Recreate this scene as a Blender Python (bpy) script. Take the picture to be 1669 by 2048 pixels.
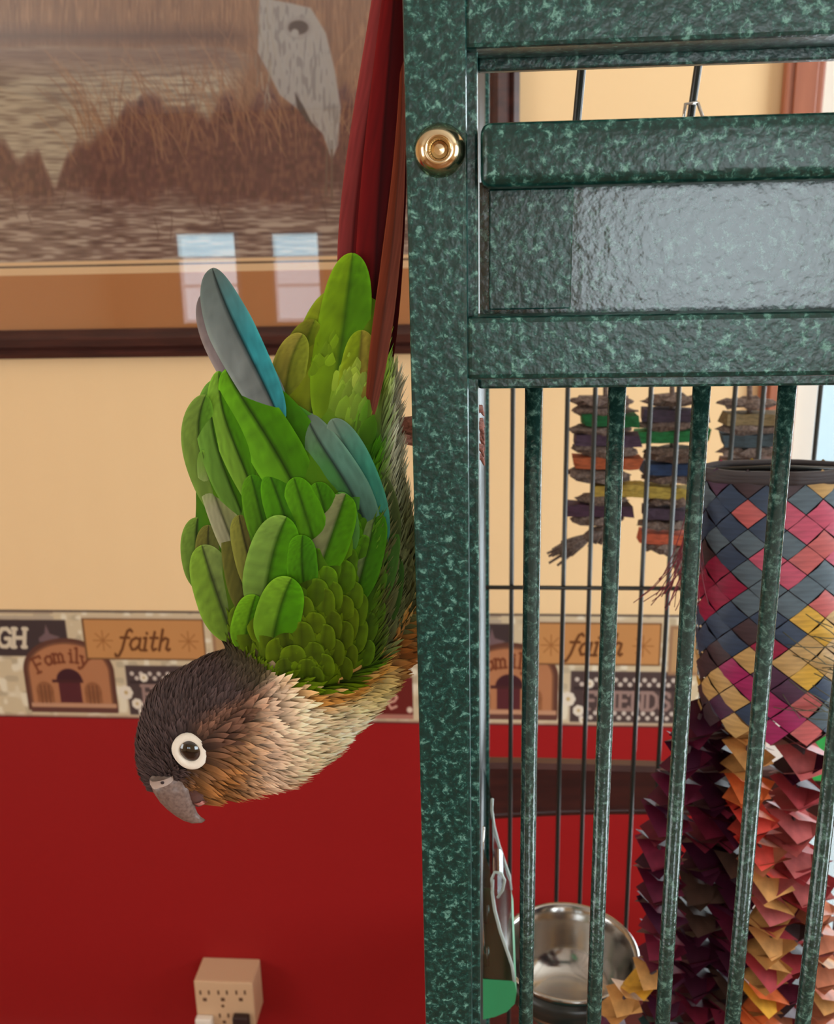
import bpy, bmesh, math, random
import numpy as np
from mathutils import Vector, Matrix
from mathutils.bvhtree import BVHTree

random.seed(7); rng = np.random.default_rng(7)
for o in list(bpy.data.objects): bpy.data.objects.remove(o)
SC = bpy.context.scene
COL = SC.collection

# ------------------------------------------------------------------ camera, world, lights, exposure
W, H, F = 1669.0, 2048.0, 1900.0
CAM = np.array([0.0, 0.0, 1.65])
def rz(a): c, s = math.cos(a), math.sin(a); return np.array([[c, -s, 0], [s, c, 0], [0, 0, 1.]])
def rx(a): c, s = math.cos(a), math.sin(a); return np.array([[1., 0, 0], [0, c, -s], [0, s, c]])
RC = rz(math.radians(4.5)) @ rx(math.radians(90 - 16)) @ rz(math.radians(-1.25))
cd = bpy.data.cameras.new('camera'); cam = bpy.data.objects.new('camera', cd); COL.objects.link(cam)
cd.sensor_fit = 'HORIZONTAL'; cd.sensor_width = 36; cd.lens = 36 * F / W; cd.clip_start = .01
cd.dof.use_dof = True; cd.dof.focus_distance = .31; cd.dof.aperture_fstop = 36
cam.matrix_world = Matrix.Translation(CAM.tolist()) @ Matrix(RC.tolist()).to_4x4()
SC.camera = cam
SC.view_settings.view_transform = 'Standard'; SC.view_settings.look = 'None'
SC.view_settings.exposure = -0.68; SC.view_settings.gamma = 1; SC.view_settings.use_curve_mapping = False

def ray(px, py): return RC @ np.array([(px - W/2)/F, -(py - H/2)/F, -1.0])
def P(px, py, y):                       # where the sight line through a photo point meets the vertical plane at this y
    d = ray(px, py); return CAM + d * ((y - CAM[1]) / d[1])
def depth(p): return -(RC.T @ (np.asarray(p) - CAM))[2]
def proj(Pn):
    q = (np.asarray(Pn) - CAM) @ RC
    return W/2 + F*q[..., 0]/-q[..., 2], H/2 - F*q[..., 1]/-q[..., 2]

WALL_Y = 1.55; ROOM = dict(x0=-3.0, x1=2.4, y0=-4.5, z1=2.6)
GLASS_Y = WALL_Y - .030
def behind(px, py):                     # point on the wall behind the camera that the picture glass mirrors here
    p = P(px, py, 2*GLASS_Y - ROOM['y0']); return p[0], p[2]

wd = bpy.data.worlds.new('sky'); SC.world = wd; wd.use_nodes = True
bg = wd.node_tree.nodes['Background']; bg.inputs[0].default_value = (.80, .93, 1.0, 1); bg.inputs[1].default_value = 3.4

def area(name, loc, rot, sx, sy, power, col):
    l = bpy.data.lights.new(name, 'AREA'); l.shape = 'RECTANGLE'; l.size = sx; l.size_y = sy; l.energy = power; l.color = col
    o = bpy.data.objects.new(name, l); COL.objects.link(o); o.location = loc; o.rotation_euler = rot; return o
wx0, wz0 = behind(362, 650); wx1, wz1 = behind(474, 462)
vx0, vz0 = behind(548, 648); vx1, vz1 = behind(642, 462)
WINB = [(wx0, wx1, wz0, wz1), (vx0, vx1, vz0, vz1), (.45, 2.1, 1.0, 2.2)]      # windows in the wall behind the camera
R90 = math.pi/2
for i, (a, b, c, d) in enumerate(WINB):
    if i == 2: area('window_daylight', ((a+b)/2, ROOM['y0']+.03, (c+d)/2), (R90, 0, 0), b-a, d-c, 10.0*math.pi*(b-a)*(d-c), (.84, .95, 1.0))
    else:                               # open sky above, drawn blind below
        m_ = c+(d-c)*.72
        area('window_daylight', ((a+b)/2, ROOM['y0']+.03, (m_+d)/2), (R90, 0, 0), b-a-.06, d-m_-.03, 4.2*math.pi*(b-a)*(d-m_), (.55, .88, 1.0))
        area('blind_glow', ((a+b)/2, ROOM['y0']+.03, (c+m_)/2), (R90, 0, 0), b-a-.06, m_-c-.03, 2.0*math.pi*(b-a)*(m_-c), (.92, .90, 1.0))
ADDED_WINL = (-2.2, -.1, .8, 2.2)             # unseen window added in the left wall for side light (y0,y1,z0,z1)
area('window_daylight', (ROOM['x0']+.03, -1.15, 1.5), (R90, 0, -R90), 2.1, 1.4, 5.2*math.pi*2.1*1.4, (1.0, .96, .90))  # lamp of the added left window, lights the bird from the side
ADDED_WINR = (-.7, .8, .9, 2.2)               # unseen window added in the right wall to brighten the bars
area('window_daylight', (ROOM['x1']-.03, .05, 1.55), (R90, 0, R90), 1.5, 1.3, 19.0*math.pi*1.5*1.3, (.84, .95, 1.0))  # lamp of the added right window, gives the bars their bright right edges
area('door_daylight', (1.02, WALL_Y+.25, 1.1), (-R90, 0, 0), 1.0, 1.9, 10*math.pi*1.9, (.82, .94, 1.0))

# ------------------------------------------------------------------ helpers
def lin(c):
    c = np.asarray(c, float)/255.0
    return np.where(c <= .04045, c/12.92, ((c+.055)/1.055)**2.4)
def rgba(c): return tuple(lin(c)) + (1.0,)

def tag(o, label=None, cat=None, group=None, kind=None):
    if label: o['label'] = label
    if cat: o['category'] = cat
    if group: o['group'] = group
    if kind: o['kind'] = kind
    return o
def empty(name, loc, label=None, cat=None, group=None):
    o = bpy.data.objects.new(name, None); COL.objects.link(o); o.location = [float(v) for v in loc]
    o.empty_display_size = .02
    return tag(o, label, cat, group)
def wloc(o):
    v = Vector(o.location)
    while o.parent: o = o.parent; v += Vector(o.location)
    return v
def link(name, me, mat, parent=None):
    o = bpy.data.objects.new(name, me); COL.objects.link(o)
    if mat: me.materials.clear(); me.materials.append(mat)
    if parent: o.parent = parent
    return o
def mesh(name, V, Fc, mat, parent=None, col=None, smooth=True):      # V in world coordinates
    V = np.asarray(V, float).reshape(-1, 3)
    ctr = (V.min(0)+V.max(0))/2
    base = np.array(wloc(parent)) if parent else np.zeros(3)
    me = bpy.data.meshes.new(name)
    me.from_pydata((V-ctr).tolist(), [], Fc if isinstance(Fc, list) else Fc.tolist())
    if smooth: me.polygons.foreach_set('use_smooth', np.ones(len(me.polygons), bool))
    if col is not None:
        col = np.asarray(col, float)
        if col.ndim == 1: col = np.tile(col, (len(V), 1))
        a = me.color_attributes.new('Col', 'FLOAT_COLOR', 'POINT')
        a.data.foreach_set('color', np.concatenate([col, np.ones((len(V), 1))], 1).astype(np.float32).ravel())
    me.update()
    o = link(name, me, mat, parent); o.location = (ctr-base).tolist(); return o
def from_bm(name, bm, mat, parent=None, smooth=False):
    V = np.array([v.co[:] for v in bm.verts]); bm.verts.index_update()
    Fc = [[v.index for v in f.verts] for f in bm.faces]; bm.free()
    return mesh(name, V, Fc, mat, parent, smooth=smooth)
def add_box(bm, x0, x1, y0, y1, z0, z1, bev=0, seg=2):
    r = bmesh.ops.create_cube(bm, size=1); vs = r['verts']
    for v in vs: v.co = ((x0+x1)/2+v.co.x*(x1-x0), (y0+y1)/2+v.co.y*(y1-y0), (z0+z1)/2+v.co.z*(z1-z0))
    if bev:
        es = list({e for v in vs for e in v.link_edges})
        bmesh.ops.bevel(bm, geom=es, offset=bev, segments=seg, affect='EDGES', profile=.6)
def box(name, b, mat, parent=None, bev=0, seg=2):
    bm = bmesh.new(); add_box(bm, *b, bev, seg); return from_bm(name, bm, mat, parent, smooth=False)
def tube_geo(pts, rad, n=10, flat=None):
    pts = np.asarray(pts, float); k = len(pts); rad = np.broadcast_to(np.asarray(rad, float), (k,))
    T = np.gradient(pts, axis=0); T /= np.linalg.norm(T, axis=1)[:, None]+1e-12
    up = np.array([0, 0, 1.]) if abs(T[0][2]) < .9 else np.array([0, 1., 0])
    V = []
    a = np.cross(T[0], up); a /= np.linalg.norm(a)
    for i in range(k):
        a = a - T[i]*(a@T[i]); a /= np.linalg.norm(a); b = np.cross(T[i], a)
        th = np.linspace(0, 2*math.pi, n, endpoint=False)
        V.append(pts[i] + rad[i]*(np.cos(th)[:, None]*a + np.sin(th)[:, None]*b))
    V = np.concatenate(V)
    Fc = [[i*n+j, i*n+(j+1) % n, (i+1)*n+(j+1) % n, (i+1)*n+j] for i in range(k-1) for j in range(n)]
    Fc += [list(range(n))[::-1], [(k-1)*n+j for j in range(n)]]
    return V, Fc
def tube(name, pts, rad, mat, parent=None, n=10):
    V, Fc = tube_geo(pts, rad, n); return mesh(name, V, Fc, mat, parent)
def merge(parts):
    Vs, Fs, o = [], [], 0
    for V, Fc in parts:
        Vs.append(np.asarray(V)); Fs += [[i+o for i in f] for f in Fc]; o += len(V)
    return np.concatenate(Vs), Fs
def lathe_geo(prof, c, n=32, axis='z'):
    prof = np.asarray(prof, float); th = np.linspace(0, 2*math.pi, n, endpoint=False); V = []
    for r, h in prof:
        ring = np.stack([r*np.cos(th), r*np.sin(th), np.full(n, h)], 1)
        if axis == 'y': ring = np.stack([ring[:, 0], ring[:, 2], ring[:, 1]], 1)
        V.append(ring+np.asarray(c))
    k = len(prof)
    Fc = [[i*n+j, i*n+(j+1) % n, (i+1)*n+(j+1) % n, (i+1)*n+j] for i in range(k-1) for j in range(n)]
    return np.concatenate(V), Fc

def vnoise(x, y, seed=0):               # smooth value noise
    x = np.asarray(x, float); y = np.asarray(y, float)
    xi = np.floor(x).astype(int); yi = np.floor(y).astype(int); fx = x-xi; fy = y-yi
    fx = fx*fx*(3-2*fx); fy = fy*fy*(3-2*fy)
    def h(a, b):
        n = (a*374761393 + b*668265263 + seed*974711) & 0x7fffffff
        n = ((n ^ (n >> 13))*1274126177) & 0x7fffffff
        return ((n ^ (n >> 16)) & 0xffff)/65535.0
    return (h(xi, yi)*(1-fx)+h(xi+1, yi)*fx)*(1-fy) + (h(xi, yi+1)*(1-fx)+h(xi+1, yi+1)*fx)*fy

# ------------------------------------------------------------------ materials
def pmat(name, c=None, rough=.5, metal=0., spec=.5, bump=None, attr=False, vary=None, coat=0, trans=0, alpha=1, sheen=0):
    m = bpy.data.materials.new(name); m.use_nodes = True; nt = m.node_tree; b = nt.nodes['Principled BSDF']
    b.inputs['Roughness'].default_value = rough; b.inputs['Metallic'].default_value = metal
    b.inputs['Specular IOR Level'].default_value = spec; b.inputs['Coat Weight'].default_value = coat
    b.inputs['Transmission Weight'].default_value = trans; b.inputs['Alpha'].default_value = alpha
    b.inputs['Sheen Weight'].default_value = sheen
    if c is not None: b.inputs['Base Color'].default_value = rgba(c)
    tc = nt.nodes.new('ShaderNodeTexCoord')
    if attr:
        a = nt.nodes.new('ShaderNodeAttribute'); a.attribute_name = 'Col'; nt.links.new(a.outputs['Color'], b.inputs['Base Color'])
    if vary:                            # (scale, second colour, contrast low, contrast high, stretch)
        sc, c2, lo, hi, st = vary
        mp = nt.nodes.new('ShaderNodeMapping'); mp.inputs['Scale'].default_value = st; nt.links.new(tc.outputs['Object'], mp.inputs['Vector'])
        n = nt.nodes.new('ShaderNodeTexNoise'); n.inputs['Scale'].default_value = sc; n.inputs['Detail'].default_value = 4
        nt.links.new(mp.outputs['Vector'], n.inputs['Vector'])
        r = nt.nodes.new('ShaderNodeValToRGB'); r.color_ramp.elements[0].position = lo; r.color_ramp.elements[1].position = hi
        r.color_ramp.elements[0].color = rgba(c); r.color_ramp.elements[1].color = rgba(c2)
        nt.links.new(n.outputs['Fac'], r.inputs['Fac']); nt.links.new(r.outputs['Color'], b.inputs['Base Color'])
    if bump:                            # (scale, strength, distance)
        n = nt.nodes.new('ShaderNodeTexNoise'); n.inputs['Scale'].default_value = bump[0]; n.inputs['Detail'].default_value = 3
        nt.links.new(tc.outputs['Object'], n.inputs['Vector'])
        bp = nt.nodes.new('ShaderNodeBump'); bp.inputs['Strength'].default_value = bump[1]; bp.inputs['Distance'].default_value = bump[2]
        nt.links.new(n.outputs['Fac'], bp.inputs['Height']); nt.links.new(bp.outputs['Normal'], b.inputs['Normal'])
    return m
def glass_mat(name, tint=(1, 1, 1, 1), refl=.05, rough=0.0):
    m = bpy.data.materials.new(name); m.use_nodes = True; nt = m.node_tree; nt.nodes.clear()
    out = nt.nodes.new('ShaderNodeOutputMaterial'); mx = nt.nodes.new('ShaderNodeMixShader')
    t = nt.nodes.new('ShaderNodeBsdfTransparent'); g = nt.nodes.new('ShaderNodeBsdfGlossy')
    t.inputs[0].default_value = tint; g.inputs['Roughness'].default_value = rough
    fr = nt.nodes.new('ShaderNodeLayerWeight'); fr.inputs['Blend'].default_value = .35
    mp = nt.nodes.new('ShaderNodeMapRange'); mp.inputs['To Min'].default_value = refl; mp.inputs['To Max'].default_value = .6
    nt.links.new(fr.outputs['Facing'], mp.inputs['Value']); nt.links.new(mp.outputs['Result'], mx.inputs['Fac'])
    nt.links.new(t.outputs[0], mx.inputs[1]); nt.links.new(g.outputs[0], mx.inputs[2]); nt.links.new(mx.outputs[0], out.inputs[0])
    return m

def hammertone(lo=(6, 48, 44), mid=(22, 74, 68), hi=(108, 158, 146), rough=.30):                       # dark green powder coat with pale veining, orange-peel gloss
    m = bpy.data.materials.new('green hammertone'); m.use_nodes = True; nt = m.node_tree; b = nt.nodes['Principled BSDF']
    g = nt.nodes.new('ShaderNodeNewGeometry')
    n = nt.nodes.new('ShaderNodeTexNoise'); n.inputs['Scale'].default_value = 400; n.inputs['Detail'].default_value = 3.0; n.inputs['Roughness'].default_value = .7
    n.inputs['Distortion'].default_value = .35
    nt.links.new(g.outputs['Position'], n.inputs['Vector'])
    r = nt.nodes.new('ShaderNodeValToRGB'); e = r.color_ramp.elements
    e[0].position = .45; e[0].color = rgba(lo); e[1].position = .69; e[1].color = rgba(hi)
    k = e.new(.56); k.color = rgba(mid)
    nt.links.new(n.outputs['Fac'], r.inputs['Fac']); nt.links.new(r.outputs['Color'], b.inputs['Base Color'])
    n2 = nt.nodes.new('ShaderNodeTexNoise'); n2.inputs['Scale'].default_value = 420; n2.inputs['Detail'].default_value = 2
    nt.links.new(g.outputs['Position'], n2.inputs['Vector'])
    bp = nt.nodes.new('ShaderNodeBump'); bp.inputs['Strength'].default_value = .35; bp.inputs['Distance'].default_value = .0006
    nt.links.new(n2.outputs['Fac'], bp.inputs['Height']); nt.links.new(bp.outputs['Normal'], b.inputs['Normal'])
    b.inputs['Roughness'].default_value = rough; b.inputs['Specular IOR Level'].default_value = .5
    return m
M = {}
M['hammer'] = hammertone(); M['bar'] = hammertone((22, 48, 44), (44, 74, 68), (96, 132, 122), .20)
M['feather'] = pmat('feather', attr=True, rough=.7, spec=.10)
M['paint_print'] = pmat('printed paper', attr=True, rough=.6, spec=.2)
M['steel'] = pmat('stainless steel', (190, 186, 182), rough=.16, metal=1)
M['brass'] = pmat('nickel brass', (216, 196, 160), rough=.16, metal=1)
M['dark_wood'] = pmat('dark stained wood', (58, 22, 20), rough=.35, vary=(6, (80, 34, 28), .35, .7, (1, 12, 12)), spec=.5)
M['frame_wood'] = pmat('dark brown frame', (54, 26, 22), rough=.4, vary=(8, (76, 38, 30), .4, .7, (1, 10, 10)))
M['case_wood'] = pmat('reddish brown trim wood', (150, 86, 62), rough=.4, vary=(5, (170, 102, 74), .35, .7, (10, 10, 1)))
M['white'] = pmat('white paint', (226, 222, 214), rough=.5)
M['ivory'] = pmat('ivory plastic', (214, 176, 140), rough=.45)
M['slot'] = pmat('dark socket', (96, 62, 40), rough=.8)
M['plug_white'] = pmat('white plastic', (240, 228, 216), rough=.4)
M['plug_black'] = pmat('black plastic', (48, 26, 26), rough=.5)
M['mat'] = pmat('tan mat board', (184, 118, 68), rough=.9, bump=(900, .2, .0004))
M['bevel'] = pmat('cream bevel', (236, 196, 150), rough=.8)
M['glass'] = glass_mat('picture glass', refl=.055)
M['pane'] = glass_mat('window glass', refl=.04)
M['floor'] = pmat('wood floor', (126, 84, 56), rough=.4, vary=(3, (150, 104, 70), .3, .7, (1, 14, 1)))
M['ceiling'] = pmat('ceiling', (236, 230, 220), rough=.9)
M['room'] = pmat('beige paint', (232, 200, 156), rough=.8, bump=(300, .1, .001))
M['patio'] = pmat('pale patio', (170, 186, 190), rough=.9)

def wall_mat(zsplit):
    m = pmat('two tone wall paint', (232, 200, 156), rough=.55, spec=.25, bump=(350, .12, .0008)); nt = m.node_tree; b = nt.nodes['Principled BSDF']
    g = nt.nodes.new('ShaderNodeNewGeometry'); s = nt.nodes.new('ShaderNodeSeparateXYZ'); nt.links.new(g.outputs['Position'], s.inputs[0])
    c = nt.nodes.new('ShaderNodeMath'); c.operation = 'GREATER_THAN'; c.inputs[1].default_value = zsplit; nt.links.new(s.outputs['Z'], c.inputs[0])
    mx = nt.nodes.new('ShaderNodeMix'); mx.data_type = 'RGBA'
    mx.inputs['A'].default_value = rgba((150, 20, 22)); mx.inputs['B'].default_value = rgba((236, 200, 152))
    nt.links.new(c.outputs[0], mx.inputs['Factor']); nt.links.new(mx.outputs['Result'], b.inputs['Base Color'])
    return m

# ------------------------------------------------------------------ the room
x0, x1, y0, z1 = ROOM['x0'], ROOM['x1'], ROOM['y0'], ROOM['z1']
B_TOP = P(200, 1220, WALL_Y)[2]; B_BOT = P(200, 1436, WALL_Y)[2]
CX0 = P(1570, 190, WALL_Y-.02)[0]; CX1 = P(1650, 190, WALL_Y-.02)[0]       # door casing
DX0, DX1, DZ1 = CX1-.008, CX1+.92, 2.06
M['wall'] = wall_mat((B_TOP+B_BOT)/2)
T = .12
def structure(o): o['kind'] = 'structure'; return o
bm = bmesh.new()
add_box(bm, x0-T, DX0, WALL_Y, WALL_Y+T, 0, z1); add_box(bm, DX0, DX1, WALL_Y, WALL_Y+T, DZ1, z1); add_box(bm, DX1, x1+T, WALL_Y, WALL_Y+T, 0, z1)
structure(from_bm('wall_back', bm, M['wall']))
structure(box('floor', (x0-T, x1+T, y0-T, WALL_Y+T, -.1, 0), M['floor']))
structure(box('ceiling', (x0-T, x1+T, y0-T, WALL_Y+T, z1, z1+.1), M['ceiling']))
bm = bmesh.new(); ya, yb, za, zb = ADDED_WINR
add_box(bm, x1, x1+T, y0-T, ya, 0, z1); add_box(bm, x1, x1+T, yb, WALL_Y, 0, z1); add_box(bm, x1, x1+T, ya, yb, 0, za); add_box(bm, x1, x1+T, ya, yb, zb, z1)
structure(from_bm('wall_right', bm, M['room']))
bm = bmesh.new(); ya, yb, za, zb = ADDED_WINL
add_box(bm, x0-T, x0, y0-T, ya, 0, z1); add_box(bm, x0-T, x0, yb, WALL_Y, 0, z1); add_box(bm, x0-T, x0, ya, yb, 0, za); add_box(bm, x0-T, x0, ya, yb, zb, z1)
structure(from_bm('wall_left', bm, M['room']))
bm = bmesh.new(); xs = x0
for (a, b, c, d) in WINB:
    add_box(bm, xs, a, y0-T, y0, 0, z1); add_box(bm, a, b, y0-T, y0, 0, c); add_box(bm, a, b, y0-T, y0, d, z1); xs = b
add_box(bm, xs, x1, y0-T, y0, 0, z1)
structure(from_bm('wall_front', bm, M['room']))
def window(name, b, axis):
    e = structure(empty(name, ((b[0]+b[1])/2, (b[2]+b[3])/2, b[4])))
    bm = bmesh.new(); X0, X1, Y0, Y1, Z0, Z1 = b; w = .035
    if axis == 'y':
        add_box(bm, X0, X0+w, Y0, Y1, Z0, Z1); add_box(bm, X1-w, X1, Y0, Y1, Z0, Z1); add_box(bm, X0+w, X1-w, Y0, Y1, Z0, Z0+w); add_box(bm, X0+w, X1-w, Y0, Y1, Z1-w, Z1)
        zm = Z0+(Z1-Z0)*.42; add_box(bm, X0+w, X1-w, Y0, Y1, zm-.012, zm+.012)
        pb = (X0+w, X1-w, (Y0+Y1)/2-.002, (Y0+Y1)/2+.002, Z0+w, Z1-w)
    else:
        add_box(bm, X0, X1, Y0, Y0+w, Z0, Z1); add_box(bm, X0, X1, Y1-w, Y1, Z0, Z1); add_box(bm, X0, X1, Y0+w, Y1-w, Z0, Z0+w); add_box(bm, X0, X1, Y0+w, Y1-w, Z1-w, Z1)
        pb = ((X0+X1)/2-.002, (X0+X1)/2+.002, Y0+w, Y1-w, Z0+w, Z1-w)
    from_bm('sash', bm, M['white'], e); box('pane', pb, M['pane'], e)
for i, (a, b, c, d) in enumerate(WINB): window('window_%d' % (i+1), (a, b, y0-.06, y0-.01, c, d), 'y')
window('window_4', (x0-.06, x0-.01, *ADDED_WINL), 'x'); window('window_5', (x1+.01, x1+.06, *ADDED_WINR), 'x')  # both side windows are unseen, added for their light
# glass door to the right, with wooden casing
tr = structure(empty('trim_2', (CX0, WALL_Y, 0)))
for nm, b in (('casing_side', (CX0, CX1, WALL_Y-.02, WALL_Y, 0, DZ1+.0)), ('casing_side', (DX1-.008, DX1+.05, WALL_Y-.02, WALL_Y, 0, DZ1)), ('casing_head', (CX0, DX1+.05, WALL_Y-.022, WALL_Y, DZ1, DZ1+.06))):
    box(nm, b, M['case_wood'], tr, .004)
    if nm == 'casing_side': box('bead', (b[0]+.012, b[1]-.012, b[2]-.005, b[2], .02, DZ1-.02), M['case_wood'], tr, .002)
dr = structure(empty('door_1', ((DX0+DX1)/2, WALL_Y+.05, 0)))
bm = bmesh.new(); ww = .055
add_box(bm, DX0, DX0+ww, WALL_Y+.03, WALL_Y+.07, 0, DZ1); add_box(bm, DX1-ww, DX1, WALL_Y+.03, WALL_Y+.07, 0, DZ1)
add_box(bm, DX0+ww, DX1-ww, WALL_Y+.03, WALL_Y+.07, 0, .16); add_box(bm, DX0+ww, DX1-ww, WALL_Y+.03, WALL_Y+.07, DZ1-.09, DZ1)
from_bm('door_frame', bm, M['white'], dr); box('pane', (DX0+ww, DX1-ww, WALL_Y+.048, WALL_Y+.052, .16, DZ1-.09), M['pane'], dr)
structure(box('trim_3', (-6, 8, WALL_Y+T, 12, -.12, -.02), M['patio']))
structure(box('baseboard_back', (x0, CX0, WALL_Y-.014, WALL_Y, 0, .075), M['white'], None, .003))

# ------------------------------------------------------------------ wallpaper border: flat print
GL = {}                                  # stroke glyphs in a unit box, y down
GL['L'] = ([[(.1, 0), (.1, 1), (.7, 1), (.7, .85)]], .8)
GL['A'] = ([[(0, 1), (.4, 0), (.8, 1)], [(.15, .65), (.65, .65)]], .85)
GL['U'] = ([[(.1, 0), (.1, .75), (.25, 1), (.55, 1), (.7, .75), (.7, 0)]], .85)
GL['G'] = ([[(.75, .2), (.55, 0), (.25, .02), (.05, .3), (.05, .7), (.25, .98), (.55, 1), (.75, .85), (.75, .55), (.5, .55)]], .9)
GL['H'] = ([[(.1, 0), (.1, 1)], [(.75, 0), (.75, 1)], [(.1, .5), (.75, .5)], [(0, 0), (.2, 0)], [(0, 1), (.2, 1)], [(.65, 0), (.85, 0)], [(.65, 1), (.85, 1)]], .95)
GL['F'] = ([[(.12, 0), (.12, 1)], [(0, 0), (.65, 0), (.65, .15)], [(.12, .48), (.5, .48)], [(0, 1), (.28, 1)]], .75)
GL['R'] = ([[(.12, 0), (.12, 1)], [(0, 0), (.45, 0), (.62, .12), (.62, .36), (.45, .5), (.12, .5)], [(.38, .5), (.7, 1), (.8, 1)], [(0, 1), (.26, 1)]], .85)
GL['I'] = ([[(.2, 0), (.2, 1)], [(.05, 0), (.35, 0)], [(.05, 1), (.35, 1)]], .45)
GL['E'] = ([[(.12, 0), (.12, 1)], [(0, 0), (.62, 0), (.62, .14)], [(.12, .48), (.48, .48)], [(0, 1), (.65, 1), (.65, .86)]], .78)
GL['N'] = ([[(.12, 1), (.12, 0), (.72, 1), (.72, 0)], [(0, 0), (.15, 0)], [(0, 1), (.25, 1)], [(.6, 0), (.85, 0)]], .92)
GL['D'] = ([[(.12, 0), (.12, 1)], [(0, 0), (.4, 0), (.65, .2), (.7, .5), (.65, .8), (.4, 1), (0, 1)]], .85)
GL['S'] = ([[(.6, .22), (.58, .08), (.35, 0), (.12, .1), (.08, .28), (.3, .45), (.55, .58), (.62, .78), (.45, .97), (.2, 1), (.05, .88), (.05, .72)]], .75)
GL['a'] = ([[(.5, .42), (.5, .9), (.6, 1)], [(.5, .5), (.3, .4), (.1, .52), (.05, .75), (.18, .98), (.35, .95), (.5, .75)]], .66)
GL['m'] = ([[(.08, .4), (.08, 1)], [(.08, .52), (.25, .4), (.36, .5), (.36, 1)], [(.36, .52), (.53, .4), (.64, .5), (.64, 1)], [(0, .4), (.1, .4)], [(0, 1), (.16, 1)], [(.28, 1), (.44, 1)], [(.56, 1), (.72, 1)]], .8)
GL['i'] = ([[(.12, .4), (.12, 1)], [(.02, .42), (.12, .4)], [(.04, 1), (.22, 1)], [(.12, .17), (.13, .2)]], .3)
GL['l'] = ([[(.12, 0), (.12, 1)], [(.02, .03), (.12, 0)], [(.04, 1), (.22, 1)]], .3)
GL['y'] = ([[(.02, .4), (.26, .95)], [(.5, .4), (.2, 1.15), (.05, 1.28), (0, 1.2)], [(-.05, .4), (.12, .4)], [(.42, .4), (.58, .4)]], .58)
GL['f'] = ([[(.55, .1), (.45, 0), (.33, .08), (.27, .35), (.2, .95), (.08, 1.28), (-.06, 1.3), (-.1, 1.2)], [(.05, .4), (.45, .4)]], .5)
GL['t'] = ([[(.2, .12), (.17, .85), (.25, 1), (.38, .93)], [(.03, .4), (.38, .4)]], .45)
GL['h'] = ([[(.12, 0), (.1, 1)], [(.11, .58), (.3, .4), (.45, .46), (.46, .6), (.43, .92), (.53, 1), (.6, .93)]], .66)
GL['o'] = ([[(.25, .42), (.08, .6), (.08, .85), (.25, 1), (.42, .85), (.42, .58), (.25, .42), (.48, .5), (.62, .44)]], .6)
GL['v'] = ([[(0, .46), (.1, .44), (.2, 1), (.42, .5), (.46, .44), (.62, .48)]], .6)
GL['e'] = ([[(.02, .75), (.3, .68), (.4, .52), (.28, .42), (.1, .55), (.05, .8), (.2, 1), (.42, .9)]], .5)
GL['V'] = GL['v']; GL['C'] = ([[(.5, .1), (.3, 0), (.1, .2), (.1, .8), (.3, 1), (.6, .85)]], .6)

class Canvas:
    def __init__(s, u, v, c): s.u, s.v = u, v; s.c = np.tile(np.asarray(c, float), (len(u), 1))
    def put(s, a, c): a = np.clip(a, 0, 1)[:, None]; s.c = s.c*(1-a) + np.asarray(c, float)*a
    def rect(s, a, b, c, d, col, soft=1.5, k=1):
        s.put(k*np.clip((s.u-a)/soft+.5, 0, 1)*np.clip((b-s.u)/soft+.5, 0, 1)*np.clip((s.v-c)/soft+.5, 0, 1)*np.clip((d-s.v)/soft+.5, 0, 1), col)
    def ell(s, cx, cy, rx_, ry_, col, soft=1.5, k=1):
        d = np.hypot((s.u-cx)/rx_, (s.v-cy)/ry_); s.put(k*np.clip((1-d)*min(rx_, ry_)/soft+.5, 0, 1), col)
    def line(s, pts, w, col, k=1):
        pts = np.asarray(pts, float); lo = pts.min(0)-w-3; hi = pts.max(0)+w+3
        ix = np.nonzero((s.u > lo[0]) & (s.u < hi[0]) & (s.v > lo[1]) & (s.v < hi[1]))[0]
        if not len(ix): return
        d = np.full(len(ix), 1e9); q = np.stack([s.u[ix], s.v[ix]], 1)
        for a, b in zip(pts[:-1], pts[1:]):
            ab = b-a; t = np.clip(((q-a)@ab)/(ab@ab+1e-9), 0, 1); d = np.minimum(d, np.linalg.norm(q-a-t[:, None]*ab, axis=1))
        al = (k*np.clip((w/2-d)/1.5+.5, 0, 1))[:, None]; s.c[ix] = s.c[ix]*(1-al)+np.asarray(col, float)*al
    def text(s, t, x, y, h, w, col, xs=1., shear=0., rot=0., k=1):
        for ch in t:
            st, adv = GL[ch]
            for pl in st:
                pts = []
                for (a, b) in pl:
                    X = a*h*xs + shear*(1-b)*h; Y = b*h; c_, s_ = math.cos(rot), math.sin(rot)
                    pts.append((x+X*c_-Y*s_, y+X*s_+Y*c_))
                s.line(pts, w, col, k)
            x += adv*h*xs*math.cos(rot)+.0; y += adv*h*xs*math.sin(rot)
    def poly(s, pts, col, soft=2., k=1):
        pts = np.asarray(pts, float); q = np.stack([s.u, s.v], 1); ins = np.zeros(len(q), bool); d = np.full(len(q), 1e9)
        for a, b in zip(pts, np.roll(pts, -1, 0)):
            cr = ((a[1] > q[:, 1]) != (b[1] > q[:, 1])) & (q[:, 0] < (b[0]-a[0])*(q[:, 1]-a[1])/(b[1]-a[1]+1e-9)+a[0]); ins ^= cr
            ab = b-a; t = np.clip(((q-a)@ab)/(ab@ab+1e-9), 0, 1); d = np.minimum(d, np.linalg.norm(q-a-t[:, None]*ab, axis=1))
        s.put(k*np.clip(np.where(ins, d, -d)/soft+.5, 0, 1), col)

def grid(nx, ny):
    i = np.arange(nx*ny).reshape(ny, nx)
    return np.stack([i[:-1, :-1], i[:-1, 1:], i[1:, 1:], i[1:, :-1]], -1).reshape(-1, 4)

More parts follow.
